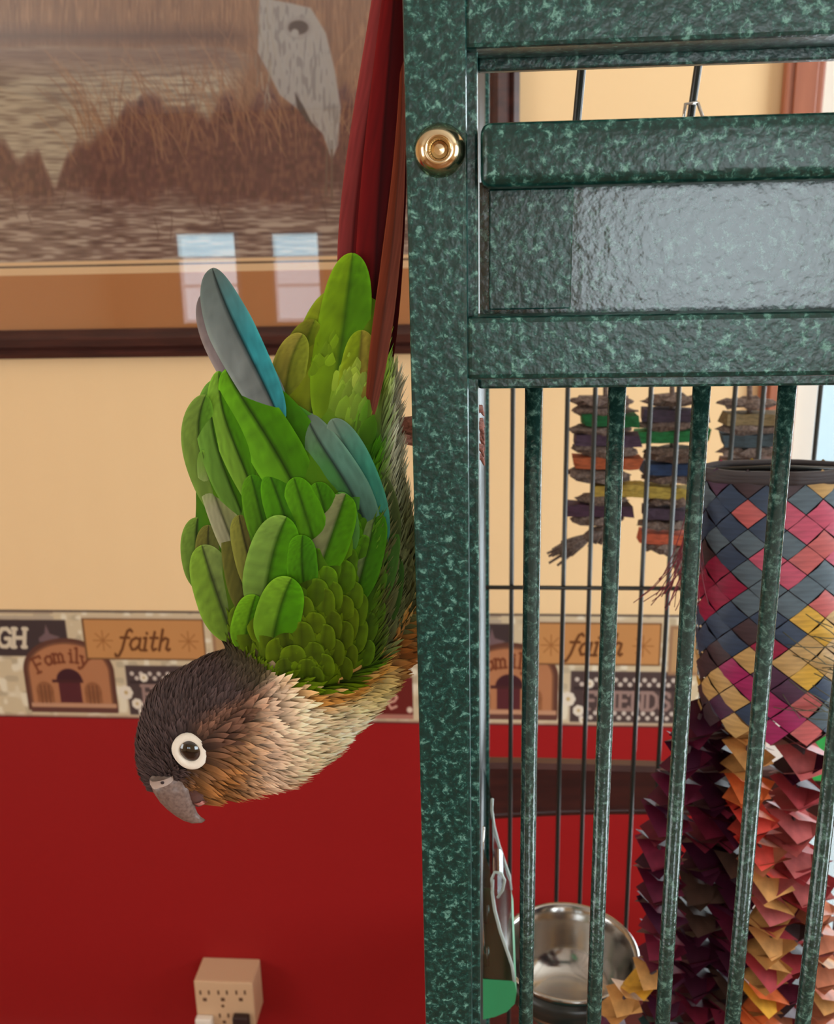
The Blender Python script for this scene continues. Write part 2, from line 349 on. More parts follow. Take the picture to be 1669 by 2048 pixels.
def border():
    BY = WALL_Y-.0015
    xa, xb = -1.05, CX0-.001; nx, ny = 1500, 150
    X, Z = np.meshgrid(np.linspace(xa, xb, nx), np.linspace(B_TOP, B_BOT, ny)); X = X.ravel(); Z = Z.ravel()
    xs_ = P(-45, 1330, BY)[0]; per = P(1017, 1330, BY)[0]-P(133, 1330, BY)[0]
    Xr = xs_ + np.mod(X-xs_, per)
    u, _ = proj(np.stack([Xr, np.full_like(Xr, BY), np.full_like(Xr, (B_TOP+B_BOT)/2)], 1))
    v = (B_TOP-Z)/(B_TOP-B_BOT)*213.0
    c = Canvas(u, v, (202, 182, 150))
    # mottled cream ground with grey leaves
    n = vnoise(u/15, v/15, 3); c.put(np.clip((n-.6)*4, 0, .4), (150, 136, 116))
    n = vnoise(u/14+50, v/14, 5); c.put(np.clip((n-.6)*4, 0, .9), (226, 214, 190))
    # LAUGH board
    for o_ in (0, 884): c.rect(-110+o_, 142+o_, 19, 90, (64, 50, 50), 3); c.rect(-110+o_, 120+o_, 12, 18, (176, 158, 138), 2); c.rect(-110+o_, 120+o_, 3, 7, (160, 140, 120), 2)
    c.poly([(85, 55), (98, 45), (102, 28), (108, 46), (128, 52), (112, 60), (85, 62)], (112, 88, 90), 3)
    for o_ in (0, 884): c.text('LAUGH', -80+o_, 37, 35, 8, (206, 190, 166), .92, .18)
    # Family arch
    for g, col in ((0, (92, 56, 44)), (8, (122, 78, 56)), (12, (172, 114, 78))):
        cx, cy = 136, 160; d = np.where(v < 120, np.hypot((u-cx)/(91-g), (v-120)/(66-g)), np.abs(u-cx)/(91-g))
        c.put(np.clip((1-d)*40+.5, 0, 1)*np.clip((198-g*1.2-v)/2+.5, 0, 1), col)
    c.rect(52, 224, 183, 192, (186, 138, 108), 2); c.rect(50, 226, 192, 202, (96, 58, 50), 2)
    tx = (112, 58, 34)
    for ch, (lx, ly, rt) in zip('Family', ((62, 97, -.38), (85, 81, -.25), (106, 74, -.08), (141, 72, .04), (154, 73, .12), (168, 78, .32))):
        c.text(ch, lx, ly, 29, 4.6, tx, 1.05, 0, rt)
    c.ell(135, 138, 26, 24, (62, 28, 34), 2); c.rect(108, 160, 138, 182, (84, 36, 40), 2); c.rect(100, 162, 136, 142, (70, 34, 34), 2)
    c.rect(104, 112, 142, 182, (172, 114, 78), 2); c.rect(156, 166, 142, 182, (172, 114, 78), 2)
    for ax in (83, 180):
        c.ell(ax, 158, 17, 18, (134, 84, 54), 3, .8); c.rect(ax-17, ax+17, 158, 182, (134, 84, 54), 3, .8)
        for q in (-8, 0, 8): c.line([(ax+q, 148), (ax+q, 182)], 3, (108, 64, 42), .8)
    # faith board
    c.rect(174, 415, 15, 95, (110, 74, 46), 2); c.rect(178, 412, 18, 92, (188, 132, 80), 2); c.rect(174, 415, 10, 15, (196, 174, 146), 2)
    c.text('faith', 240, 36, 40, 5.2, (100, 58, 28), 1.02, .26)
    for sx in (212, 382):
        for a in range(8): c.line([(sx, 58), (sx+19*math.cos(a*math.pi/4), 58+19*math.sin(a*math.pi/4))], 2.5, (150, 96, 52), .8)
    # FRIENDS board
    c.rect(246, 466, 112, 206, (196, 176, 150), 3); c.rect(250, 463, 106, 204, (74, 58, 56), 3)
    for rr in range(2):
        for q in range(24):
            for base in (122, 186): c.ell(262+q*9, base+(q % 2)*9+rr*0, 4.0, 4.0, (196, 180, 168), 2)
    c.rect(256, 462, 136, 142, (56, 42, 42), 2); c.text('FRIENDS', 278, 146, 33, 6.5, (146, 118, 110), .92)
    for dx, dy, r in ((246, 160, 13), (266, 182, 10), (285, 130, 8), (274, 200, 6)):
        for a in range(7): c.ell(dx+r*.6*math.cos(a*.9), dy+r*.6*math.sin(a*.9), r*.5, r*.5, (222, 208, 190), 2)
        c.ell(dx, dy, r*.3, r*.3, (190, 160, 110), 2)
    # Love board
    c.rect(590, 840, 122, 196, (104, 32, 28), 3); c.rect(590, 840, 196, 204, (172, 112, 98), 2)
    c.text('L', 676, 134, 46, 5, (204, 150, 130), .9, .2); c.text('ove', 716, 138, 46, 4.5, (206, 152, 134), 1.0, .15)
    for dx, dy in ((790, 136), (700, 186), (818, 186), (833, 190)): c.ell(dx, dy, 6, 6, (214, 190, 170), 3)
    c.rect(430, 640, 20, 112, (150, 112, 82), 4); c.rect(436, 634, 26, 106, (176, 138, 96), 3)
    # edges
    c.rect(-400, 1200, 0, 4, (92, 74, 66), 2); c.rect(-400, 1200, 206, 210, (170, 140, 116), 2, .7); c.rect(-400, 1200, 210, 214, (96, 40, 40), 2)
    V = np.stack([X, np.full_like(X, BY), Z], 1)
    o = mesh('trim_1', V, grid(nx, ny), M['paint_print'], None, lin(np.clip(c.c, 0, 255)), False); structure(o)
border()

# ------------------------------------------------------------------ framed marsh picture
def picture():
    Y = WALL_Y-.02
    xR = P(1040, 190, Y)[0]; zB = P(300, 714, Y)[2]; xi = P(978, 190, Y)[0]; zi = P(300, 656, Y)[2]
    fw = xR-xi; xL = xR-1.02; zT = zB+.74
    e = empty('framed_picture', ((xL+xR)/2, WALL_Y, zB), 'large dark framed marsh print with a grey heron hanging on beige wall', 'picture')
    prof = [(0, 0), (0, .022), (.18, .026), (.3, .020), (.42, .026), (.7, .030), (.85, .024), (1, .016), (1, 0)]   # across the moulding, height off the wall
    cs = [((xL, zB), (1, 1)), ((xR, zB), (-1, 1)), ((xR, zT), (-1, -1)), ((xL, zT), (1, -1))]
    for k in range(4):
        V = []
        for (cx, cz), (sx, sz) in (cs[k], cs[(k+1) % 4]):
            for a, h in prof: V.append((cx+sx*a*fw, WALL_Y-h-.002, cz+sz*a*fw))
        n = len(prof); mesh('frame_rail', V, [[i, i+1, n+i+1, n+i] for i in range(n-1)], M['frame_wood'], e, smooth=False)
    mi = P(300, 546, WALL_Y-.008)[2]-zi; ix0, ix1, iz0, iz1 = xL+fw, xi, zi, zT-fw
    def ring(nm, a, b, y, mt, yb=None):
        V = []; yb = y if yb is None else yb
        for q, yy in ((a, y), (b, yb)):
            V += [(ix0+q, yy, iz0+q), (ix1-q, yy, iz0+q), (ix1-q, yy, iz1-q), (ix0+q, yy, iz1-q)]
        mesh(nm, V, [[i, (i+1) % 4, 4+(i+1) % 4, 4+i] for i in range(4)], mt, e, smooth=False)
    b0 = P(300, 522, WALL_Y-.008)[2]-zi
    ring('mat_board', -.004, mi, WALL_Y-.009, M['mat']); ring('mat_bevel', mi, mi+(b0-mi)*.62, WALL_Y-.009, M['bevel'], WALL_Y-.0075)
    ring('inner_mat', mi+(b0-mi)*.62, mi+(b0-mi)*.8, WALL_Y-.0075, M['frame_wood']); ring('inner_bevel', mi+(b0-mi)*.8, b0+.002, WALL_Y-.0074, M['bevel'], WALL_Y-.006)
    nx, ny = 620, 330; PY = WALL_Y-.0055
    X, Z = np.meshgrid(np.linspace(ix0+b0, ix1-b0, nx), np.linspace(iz1-b0, iz0+b0, ny)); X = X.ravel(); Z = Z.ravel()
    V = np.stack([X, np.full_like(X, PY), Z], 1); u, v = proj(V)
    v = v + .02*u*0
    c = Canvas(u, v, (150, 110, 84))
    fine = lambda fx, fy, sd: vnoise(u/fx, v/fy, sd)
    reed = .5*fine(2.5, 40, 1)+.5*fine(5, 60, 2)
    c.put(np.clip((reed-.35)*1.6, 0, .8), (118, 82, 66)); c.put(np.clip((fine(2, 30, 9)-.65)*3, 0, .6), (186, 142, 108))
    # far shore shadow, open water with ripples
    w1 = np.clip((v-86-8*fine(90, 30, 4))/14, 0, 1)*np.clip((440+90*fine(60, 40, 5)-u)/50, 0, 1)
    c.put(np.clip(1-np.abs(v-72)/30, 0, 1)*np.clip((520-u)/60, 0, 1)*.85, (96, 66, 60))
    rip = .6*fine(26, 2.6, 6)+.4*fine(60, 5, 7)
    c.put(w1, (176, 160, 140)); c.put(w1*np.clip((.5-rip)*3.5, 0, .8), (124, 106, 98)); c.put(w1*np.clip((rip-.55)*4, 0, .7), (206, 192, 168))
    c.put(w1*np.clip((165-v)/70, 0, .75), (118, 86, 78))
    # dark brush on the near bank
    top = 285-70*np.clip((u-150)/130, 0, 1)+34*(fine(38, 999, 8)-.5)*2+18*(fine(11, 999, 10)-.5) - 40*np.clip((u-380)/150, 0, 1)+60*np.exp(-((u-108)/22)**2)
    bank = np.clip((v-top)/22, 0, 1)
    c.put(bank, (98, 60, 64)); tw = .5*fine(4, 16, 11)+.5*fine(9, 9, 12)
    c.put(bank*np.clip((tw-.5)*3, 0, .6), (132, 92, 76)); c.put(bank*np.clip((.42-tw)*3, 0, .6), (74, 48, 52))
    # near water
    nw = np.clip((v-350-45*fine(70, 60, 13)-20*fine(14, 8, 14))/40, 0, 1)
    r2 = .6*fine(24, 3, 15)+.4*fine(50, 6, 16)
    c.put(nw*.9, (128, 104, 98)); c.put(nw*np.clip((r2-.48)*4, 0, .85), (192, 172, 156)); c.put(nw*np.clip((.42-r2)*4, 0, .8), (78, 52, 56))
    # reed blades
    for k in range(420):
        bx = random.uniform(150, 1000); by = random.uniform(230, 330) if bx < 400 else random.uniform(180, 320); ln = random.uniform(40, 170); a = random.gauss(-.25, .25) if bx < 640 else random.gauss(.15, .25)
        c.line([(bx, by), (bx+math.sin(a)*ln*.5, by-ln*.5), (bx+math.sin(a*1.6)*ln, by-ln)], random.uniform(1.0, 2.0), random.choice([(168, 122, 92), (182, 138, 104), (126, 84, 66), (150, 104, 80)]), .7)
    for k in range(30):
        bx = random.uniform(0, 800); by = random.uniform(340, 500); c.line([(bx, by), (bx+random.uniform(-14, 14), by-random.uniform(10, 40)), (bx+random.uniform(-18, 18), by-random.uniform(40, 60))], 1.6, (70, 44, 46), .7)
    # the heron
    hg = (172, 166, 162)
    c.line([(536, -120), (528, -60), (532, 0), (540, 40)], 26, (150, 142, 132))
    c.poly([(520, -5), (580, 6), (622, 16), (652, 66), (670, 140), (682, 215), (676, 290), (664, 320), (646, 268), (606, 226), (560, 190), (540, 150), (516, 105)], hg, 4)
    hn = .5*fine(3, 18, 21)+.5*fine(6, 24, 22); body = ((u > 505) & (u < 690) & (v < 325) & (np.abs(c.c-np.asarray(hg)).sum(1) < 6))*1.0
    c.put(body*np.clip((hn-.52)*4, 0, .6), (168, 160, 152)); c.put(body*np.clip((.45-hn)*4, 0, .5), (112, 104, 102))
    for k in range(26):
        bx = random.uniform(512, 545); by = random.uniform(0, 190); c.line([(bx, by), (bx+random.uniform(-6, 8), by+random.uniform(25, 45))], 2, random.choice([(168, 156, 140), (132, 122, 112)]), .8)
    c.poly([(590, 185), (606, 210), (626, 250), (634, 262), (612, 240), (594, 215)], (76, 66, 68), 3)
    c.ell(597, 56, 28, 24, (156, 148, 144), 4, .7); c.ell(597, 55, 20, 14, (72, 56, 54), 4); c.ell(590, 66, 8, 8, hg, 4)
    c.line([(655, 300), (652, 390)], 4, (104, 84, 76)); c.line([(664, 300), (664, 400)], 4, (104, 84, 76))
    mesh('print', V, grid(nx, ny), M['paint_print'], e, lin(np.clip(c.c, 0, 255)), False)
    box('glass', (ix0-.003, ix1+.003, GLASS_Y+.0145, GLASS_Y+.0165, iz0-.003, iz1+.003), M['glass'], e)
picture()

# ------------------------------------------------------------------ wall tap with plugs
def outlet():
    zt = P(450, 1915, WALL_Y)[2]; y = WALL_Y
    while P(450, 1964, y)[2] < zt and y > 1.2: y -= .0005
    yf = y; q = lambda px, py: P(px, py, yf)
    xl, xr = q(390, 1990)[0], q(507, 1990)[0]; zb = zt-.105; s = depth(q(450, 1990))/F
    e = empty('wall_tap', ((xl+xr)/2, WALL_Y, zb), 'tan multi outlet wall tap on the red wall', 'outlet')
    box('body', (xl, xr, yf, WALL_Y, zb, zt), M['ivory'], e, .003)
    def slot(px, py, w, h):
        p = q(px, py); box('slot', (p[0]-w*s/2, p[0]+w*s/2, yf-.0004, yf+.002, p[2]-h*s/2, p[2]+h*s/2), M['slot'], e)
    for a in (401, 418, 437, 454, 473, 490): slot(a, 1985, 4, 10)
    for a in (410, 446, 482): slot(a, 1999, 8, 8)
    for a in (440, 457): slot(a, 2031, 4, 10)
    slot(449, 2044, 7, 7); V, Fc = lathe_geo([(0, -.001), (.003, -.0008), (.0035, 0)], q(446, 2012), 14, 'y'); mesh('screw', V, Fc, M['slot'], e)
    def plug(nm, px0, px1, py0, mt, lab):
        a, b = q(px0, py0)[0], q(px1, py0)[0]; z = q(px0, py0)[2]; w = b-a
        p = empty(nm, ((a+b)/2, yf, z-w), lab, 'plug')
        box('plug_body', (a, b, yf-.016, yf-.0006, z-w*1.15, z), mt, p, .004, 3)
        cx, cz = (a+b)/2, z-w*.7
        pts = [(cx, yf-.014, cz), (cx, yf-.026, cz-.003), (cx, yf-.034, cz-.03), (cx, yf-.03, cz-.1), (cx, yf-.02, .03), (cx, yf-.03, .006), (cx, yf-.16, .006)]
        tube('cord', pts, .0028, mt, p, 8)
    plug('power_plug', 394, 427, 2027, M['plug_white'], 'white plug in the lower left of the wall tap')
    plug('power_plug', 468, 500, 2024, M['plug_black'], 'black plug in the lower right of the wall tap')
outlet()

# ------------------------------------------------------------------ chair behind the cage
def chair():
    Y = .96; xl = P(915, 1575, Y)[0]; xr = xl+.47; n = 24
    zt = lambda px, py: P(px, py, Y)[2]
    A = zt(960, 1523); B = zt(1180, 1541); Cc = zt(1340, 1549); D = zt(960, 1628)
    e = empty('dining_chair', ((xl+xr)/2, Y+.2, 0), 'dark stained wooden chair with curved crest rail behind the cage', 'chair')
    xk = [xl, P(960, 1575, Y)[0], P(1180, 1575, Y)[0], P(1340, 1575, Y)[0], xl+.33, xr]; zk = [A, A, B, Cc, Cc+.001, A]
    V = []
    for x in np.linspace(xl, xr, n):
        t = (x-xl)/(xr-xl); top = np.interp(x, xk, zk); yy = Y+.022*math.sin(math.pi*t)
        for a, b in ((0, 0), (0, 1), (1, 1), (1, 0)): pass
        for a, z in ((-.011, D+.004), (-.011, top-.005), (-.006, top), (.006, top), (.011, top-.005), (.011, D+.004), (.006, D), (-.006, D)): V.append((x, yy+a, z))
    Fc = [[i*8+j, i*8+(j+1) % 8, (i+1)*8+(j+1) % 8, (i+1)*8+j] for i in range(n-1) for j in range(8)]+[list(range(8)), [(n-1)*8+j for j in range(8)][::-1]]
    mesh('crest_rail', V, Fc, M['dark_wood'], e, smooth=False)
    z2 = D-.012
    mesh('crest_bead', *tube_geo([(x, Y+.022*math.sin(math.pi*(x-xl)/(xr-xl)), D-.003) for x in np.linspace(xl+.01, xr-.01, 16)], .006, 8), M['dark_wood'], e)
    for x in (xl+.018, xr-.018):
        tube('leg', [(x, Y, D+.02), (x, Y+.005, .7), (x, Y+.02, .45), (x, Y+.01, .2), (x, Y-.012, 0)], [.014, .016, .019, .017, .013], M['dark_wood'], e, 12)
        tube('leg', [(x, Y+.40, .43), (x, Y+.405, .2), (x, Y+.41, 0)], [.018, .017, .013], M['dark_wood'], e, 12)
        tube('stretcher', [(x, Y+.40, .2), (x, Y+.01, .2)], .009, M['dark_wood'], e, 8)
    box('seat', (xl, xr, Y+.012, Y+.43, .43, .465), M['dark_wood'], e, .01)
chair()

# ------------------------------------------------------------------ the cage
CY = .27; CB = .87; CW = .76
XP0, XP1 = -.0222, -.0058
cage = empty('bird_cage', (CW/2, (CY+CB)/2, 0), 'large green hammertone metal bird cage with vertical bars', 'cage')
def cage_build():
    hm = M['hammer']
    box('post', (XP0, XP1, CY, CY+.018, 0, 1.96), hm, cage, .0012)
    box('post_flange', (XP1-.001, -.0030, CY+.007, CY+.022, .7, 1.96), hm, cage, .0008)
    box('post', (CW, CW+.0164, CY, CY+.018, 0, 1.96), hm, cage, .0012)
    box('post', (XP0+.004, .0006, CB-.004, CB+.012, 0, 1.96), hm, cage, .0012)
    box('post', (CW, CW+.0164, CB-.004, CB+.012, 0, 1.96), hm, cage, .0012)
    xr = CW+.001
    box('top_rail', (XP1-.0005, xr, CY+.001, CY+.018, 1.6975, 1.775), hm, cage, .0012)
    x = .0134
    while x < CW-.005: tube('upper_bar', [(x, CY+.010, 1.77), (x, CY+.010, 1.95)], .00245, hm, cage, 8); x += .0491
    box('roof_rail', (XP1-.0005, xr, CY+.001, CY+.018, 1.942, 1.96), hm, cage, .001)
    box('top_rail_lip', (-.003, xr, CY+.018, CY+.022, 1.6945, 1.70), hm, cage, .0006)
    V, Fc = lathe_geo([(.0001, 0)], (0, 0, 0), 4)
    # rolled bar under the slot
    bm = bmesh.new(); add_box(bm, -.0022, xr, CY-.003, CY+.014, 1.6630, 1.6792, .0035, 4); from_bm('slot_bar', bm, hm, cage, True)
    box('door_panel', (-.0026, xr, CY+.012, CY+.014, 1.6270, 1.6650), M['panel'], cage)
    box('panel_plate', (.0001, .0235, CY+.0106, CY+.0122, 1.6300, 1.6630), hm, cage, .0004)
    box('middle_rail', (XP1-.0005, xr, CY+.0005, CY+.016, 1.6112, 1.6288), hm, cage, .0016)
    box('middle_rail_lip', (-.003, xr, CY+.010, CY+.020, 1.6072, 1.6112), hm, cage, .0008)
    k = 0
    x = .0134
    while x < CW-.005:
        tube('front_bar', [(x, CY+.014, 1.609), (x, CY+.014, 1.3), (x, CY+.014, .80)], .00265, M['bar'], cage, 16); x += .02455
    box('bottom_rail', (XP1-.0005, xr, CY+.001, CY+.018, .785, .802), hm, cage, .0012)
    x = .022
    while x < CW-.005:
        tube('back_wire', [(x, CB, 1.73), (x, CB, .80)], .00225, M['wire'], cage, 8); x += .0249
    for z in (1.325, 1.728, .80): tube('cross_wire', [(XP0+.006, CB-.004, z), (CW+.01, CB-.004, z)], .0022, M['wire'], cage, 8)
    y = CY+.034
    while y < CB-.01:
        tube('side_wire', [(-.0052, y, 1.95), (-.0052, y, .80)], .0022, M['wire'], cage, 8)
        tube('side_wire', [(CW+.004, y, 1.95), (CW+.004, y, .80)], .0022, M['wire'], cage, 6); y += .0249
    for X in (-.0085, CW+.008):
        for z in (1.325, 1.60, .80): tube('cross_wire', [(X, CY+.012, z), (X, CB, z)], .002, M['wire'], cage, 8)
        box('side_rail', (X-.006, X+.006, CY+.01, CB, 1.94, 1.96), hm, cage, .001)
    box('back_rail', (XP0+.01, xr, CB-.003, CB+.010, 1.942, 1.96), hm, cage, .001)
    for y in (.36, .44, .52, .60, .68, .76): tube('roof_wire', [(-.006, y, 1.955), (CW+.006, y, 1.955)], .0022, M['wire'], cage, 8)
    # sloping black door rod seen through the slot
    a = P(1168, 95, .40); b = P(1150, 290, .40); tube('door_rod', [a+(a-b)*((1.953-a[2])/(a[2]-b[2])), a, b, b+(b-a)*.15], .0017, M['wire'], cage, 10)
    # shallow tray right at the bottom
    box('tray', (XP1, CW, CY+.02, CB-.006, .70, .715), hm, cage, .002); box('tray_front', (XP1-.0005, xr, CY+.001, CY+.018, .695, .74), hm, cage, .001)
    for yy in (CY+.008, CB+.003): box('leg_brace', (XP1, CW, yy-.006, yy+.006, .30, .325), hm, cage, .002)
    # cap screw with socket
    c = P(880, 301, CY); s = depth(c)/F; R = 52*s
    prof = [(.34*R, -.0026), (.40*R, -.0046), (.45*R, -.0056), (.50*R, -.0058), (.70*R, -.0048), (.90*R, -.0025), (R, -.0004), (R*.99, .0005)]
    V, Fc = lathe_geo(prof, c, 48, 'y'); sc = mesh('cap_screw', V, Fc, M['brass'], cage); sc['label'] = 'shiny brass cap screw'
    V, Fc = lathe_geo([(0, -.0031), (.20*R, -.0030), (.35*R, -.0024)], c, 24, 'y'); mesh('socket', V, Fc, M['brass'], sc, smooth=False)
M['panel'] = None
def panel_mat():
    m = hammertone(); m.name = 'green orange peel panel'; nt = m.node_tree; b = nt.nodes['Principled BSDF']
    for n in nt.nodes:
        if n.type == 'BUMP': n.inputs['Strength'].default_value = .26; n.inputs['Distance'].default_value = .0005
        if n.type == 'TEX_NOISE' and abs(n.inputs['Scale'].default_value-420) < 1: n.inputs['Scale'].default_value = 330
        if n.type == 'VALTORGB':
            for e in n.color_ramp.elements: e.color = tuple(.55*v for v in e.color[:3])+(1,)
    b.inputs['Roughness'].default_value = .18; b.inputs['Specular IOR Level'].default_value = .65
    return m
M['panel'] = panel_mat()
M['wire'] = pmat('dark coated wire', (40, 42, 40), rough=.3, spec=.5)
cage_build()

# ------------------------------------------------------------------ steel bowl in its ring, seed cup on the side wires
def bowl():
    zc = 1.1365; c = np.array([P(1137, 1905, .6)[0], .6, zc]); r = .0525
    e = empty('steel_bowl', (c[0], c[1], zc-.05), 'shiny stainless steel bowl inside the cage near the post', 'bowl')
    prof = [(0, -.046), (.024, -.046), (.034, -.043), (.042, -.030), (.0462, -.012), (.048, -.002), (.0495, 0), (.0515, .0008), (r, -.0006), (.0515, -.0022), (.0492, -.002), (.0475, -.012), (.0432, -.031), (.035, -.0445), (.0245, -.0475), (0, -.0475)]
    V, Fc = lathe_geo(prof, c, 64); mesh('bowl_shell', V, Fc, M['steel'], e)
    h = empty('bowl_holder', (c[0], c[1], zc-.03), 'dark green ring holder around the steel bowl', 'holder')
    prof = [(.0497, -.005), (.0515, -.005), (.0515, -.022), (.0490, -.022), (.0497, -.005)]
    V, Fc = lathe_geo(prof, c, 48); mesh('ring', V, Fc, M['wire'], h)
    for dy in (-.02, .02): tube('arm', [(c[0]-.045, c[1]+dy, zc-.013), (.004, c[1]+dy, zc-.013), (-.0005, c[1]+dy, zc-.010), (-.0006, c[1]+dy, zc+.02)], .002, M['steel'], h, 8)
    box('label_plate', (c[0]+.0, c[0]+.022, c[1]-.0530, c[1]-.0505, zc-.045, zc-.024), M['plug_white'], h, .001)
bowl()
def seed_cup():
    Y = .425; y0c, y1c = .425, .50; q = lambda px, py: P(px, py, Y)
    e = empty('seed_cup', q(1000, 2030), 'green plastic seed cup with smoky hood on the side wires', 'cup')
    # hood: curved smoky plastic profile, swept in depth
    pr = [(990, 1744), (1003, 1747), (1009, 1760), (1005, 1780), (990, 1792), (984, 1770), (986, 1800), (994, 1835), (1006, 1875), (1018, 1910), (1027, 1938), (1029, 1962)]
    front = [q(a, b) for a, b in [(986, 1760), (985, 1785), (990, 1820), (1001, 1862), (1014, 1900), (1025, 1932), (1029, 1962)]]
    back = [q(a, b) for a, b in [(966, 1690), (964, 1740), (963, 1790), (964, 1850), (966, 1900), (967, 1930), (967, 1956)]]
    V, Fc = [], []
    for y in (y0c, y1c):
        for a in front: V.append((a[0], y, a[2]))
    n = len(front)
    mesh('hood', V, [[i, i+1, n+i+1, n+i] for i in range(n-1)], M['smoke'], e)
    V = [(a[0], y0c, a[2]) for a in front]+[(a[0], y0c, a[2]) for a in back]
    V2 = V+[(x, y1c, z) for x, y, z in V]
    sf = [[i, i+1, n+i+1, n+i] for i in range(n-1)]
    for VV in (V, V2[2*n:]): mesh('hood_side', VV, sf, M['smoke'], e)
    for y in (y0c, y1c): tube('hood_rim', [(a[0], y, a[2]) for a in front], .0009, M['clear_edge'], e, 8)
    pts = [q(a, b) for a, b in [(966, 1655), (964, 1700), (962, 1760), (963, 1830), (966, 1880), (969, 1905)]]
    tube('steel_strap', [(a[0], y0c, a[2]) for a in pts], .0012, M['steel'], e, 8)
    th = [q(a, b) for a, b in [(985, 1785), (984, 1757), (990, 1744), (1003, 1746), (1010, 1760), (1006, 1780), (996, 1795)]]
    V = []
    for y in (y0c, y0c+.02):
        for a in th: V.append((a[0], y, a[2]))
    m = len(th); mesh('thumb_tab', V, [[i, i+1, m+i+1, m+i] for i in range(m-1)], M['smoke_tab'], e)
    tube('tab_edge', [(a[0], y0c, a[2]) for a in th], .0008, M['clear_edge'], e, 8)
    # green cup below
    prof = [(966, 1958), (1029, 1962), (1034, 1985), (1030, 2008), (1014, 2024), (990, 2034), (962, 2040)]
    pp = [q(a, b) for a, b in prof]; V = [(a[0], y0c, a[2]) for a in pp]+[(a[0], y1c, a[2]) for a in pp]; k = len(pp)
    Fc = [[i, i+1, k+i+1, k+i] for i in range(1, k-1)]+[[k-1, 0, k, 2*k-1]]+[[i for i in range(k)], [k+i for i in range(k)][::-1]]
    mesh('cup', V, Fc, M['green_plastic'], e, smooth=False)
    cup_c = q(998, 1975)
    for y in (y0c+.02, y1c-.02): tube('hook', [(q(966, 1985)[0], y, q(966, 1985)[2]), (-.0005, y, q(966, 1985)[2]), (-.0008, y, q(966, 1985)[2]+.012)], .001, M['steel'], e, 6)
M['smoke'] = glass_mat('smoky plastic', (.22, .30, .30, 1), .06, .1); M['smoke_tab'] = glass_mat('grey clear plastic', (.45, .48, .5, 1), .12, .1)
M['clear_edge'] = pmat('bright plastic edge', (170, 184, 180), rough=.2, spec=.8)
M['green_plastic'] = pmat('green plastic', (54, 150, 100), rough=.35)
seed_cup()

# ------------------------------------------------------------------ wooden slat toys hanging behind the cage
def jag_disc(c, rx_, ry_, h, n, seed):
    r = np.random.default_rng(seed); V = []; 
    for z, k in ((-h, .75), (-h*.3, 1.), (h*.4, .97), (h, .72)):
        th = np.linspace(0, 2*math.pi, n, endpoint=False); q = k*(1+r.uniform(-.22, .16, n))
        V.append(np.stack([c[0]+rx_*q*np.cos(th), c[1]+ry_*q*np.sin(th), c[2]+z+r.uniform(-h*.5, h*.5, n)], 1))
    Fc = [[i*n+j, i*n+(j+1) % n, (i+1)*n+(j+1) % n, (i+1)*n+j] for i in range(3) for j in range(n)]+[list(range(n))[::-1], [3*n+j for j in range(n)]]
    return np.concatenate(V), Fc
M['twine'] = pmat('grey brown frayed fibre', (150, 130, 120), rough=.95, vary=(400, (100, 84, 80), .35, .65, (1, 1, 1)))
def slat_toy(lab, cx, blocks, washers, ropex, tassels, Y=.905):
    pass; s = depth(P(cx, 930, Y))/F
    b0 = P(cx, 930, Y); e = empty('slat_toy', (b0[0], Y, P(cx, blocks[-1][0]+20, Y)[2]), lab, 'bird toy', 'wooden slat toys behind the cage')
    xa = lambda px, py: P(px, py, Y)
    top = xa(ropex, 770); low = xa(ropex, blocks[-1][0]+18)
    tube('rope', [(top[0], Y, 1.742), (top[0], Y, top[2]), (low[0], Y, low[2])], .0025, M['twine'], e, 8)
    tube('hanger', [(top[0], Y, 1.740), (top[0], Y-.01, 1.7425), (top[0], Y-.03, 1.7425), (top[0], CB+.006, 1.740), (top[0], CB-.005, 1.7335)], .0015, M['steel'], e, 8)
    for i, (py, col, xl, xr, tl) in enumerate(blocks):
        a, b = xa(xl, py), xa(xr, py+tl); bm = bmesh.new(); hh = 11.5*s; dd = .011
        add_box(bm, -1, 1, -dd, dd, -hh, hh, .0)
        bmesh.ops.subdivide_edges(bm, edges=[ed for ed in bm.edges if abs(ed.verts[0].co.x-ed.verts[1].co.x) > .1], cuts=5)
        for v in bm.verts:
            t = (v.co.x+1)/2; edge = abs(v.co.x) > .95
            v.co.x = a[0]+(b[0]-a[0])*t + (random.uniform(-.0025, .0025) if edge else 0); v.co.z += a[2]+(b[2]-a[2])*t+random.uniform(-.0008, .0008); v.co.y += Y+random.uniform(-.001, .001)
        o = from_bm('wooden_slat', bm, pmat('stained slat', col, rough=.8, vary=(120, tuple(v*.7 for v in col), .4, .7, (1, 1, 6))), e)
    for k, (py, px, rr) in enumerate(washers):
        c = xa(px, py); V, Fc = jag_disc((c[0], Y, c[2]), rr*s, .016, 8*s, 22, int(py+px)); mesh('fibre_washer', V, Fc, M['twine'], e, smooth=False)
    for (kx, ky, tx, ty) in tassels:
        a, b = xa(kx, ky), xa(tx, ty); a[1] = b[1] = Y-.004
        kn = tube_geo([a+(a-b)*.25, a, a+(b-a)*.22], [.004, .0065, .0045], 10); parts = [kn]
        for q in range(44):
            d = rng.normal(0, 1, 3)*np.array([.0052, .004, .0052]); m = a+(b-a)*.5+d*.55
            parts.append(tube_geo([a, m, b+d+(b-a)*rng.uniform(-.18, .12)], [.0019, .0018, .0013], 5))
        mesh('tassel', *merge(parts), M['twine'], e)
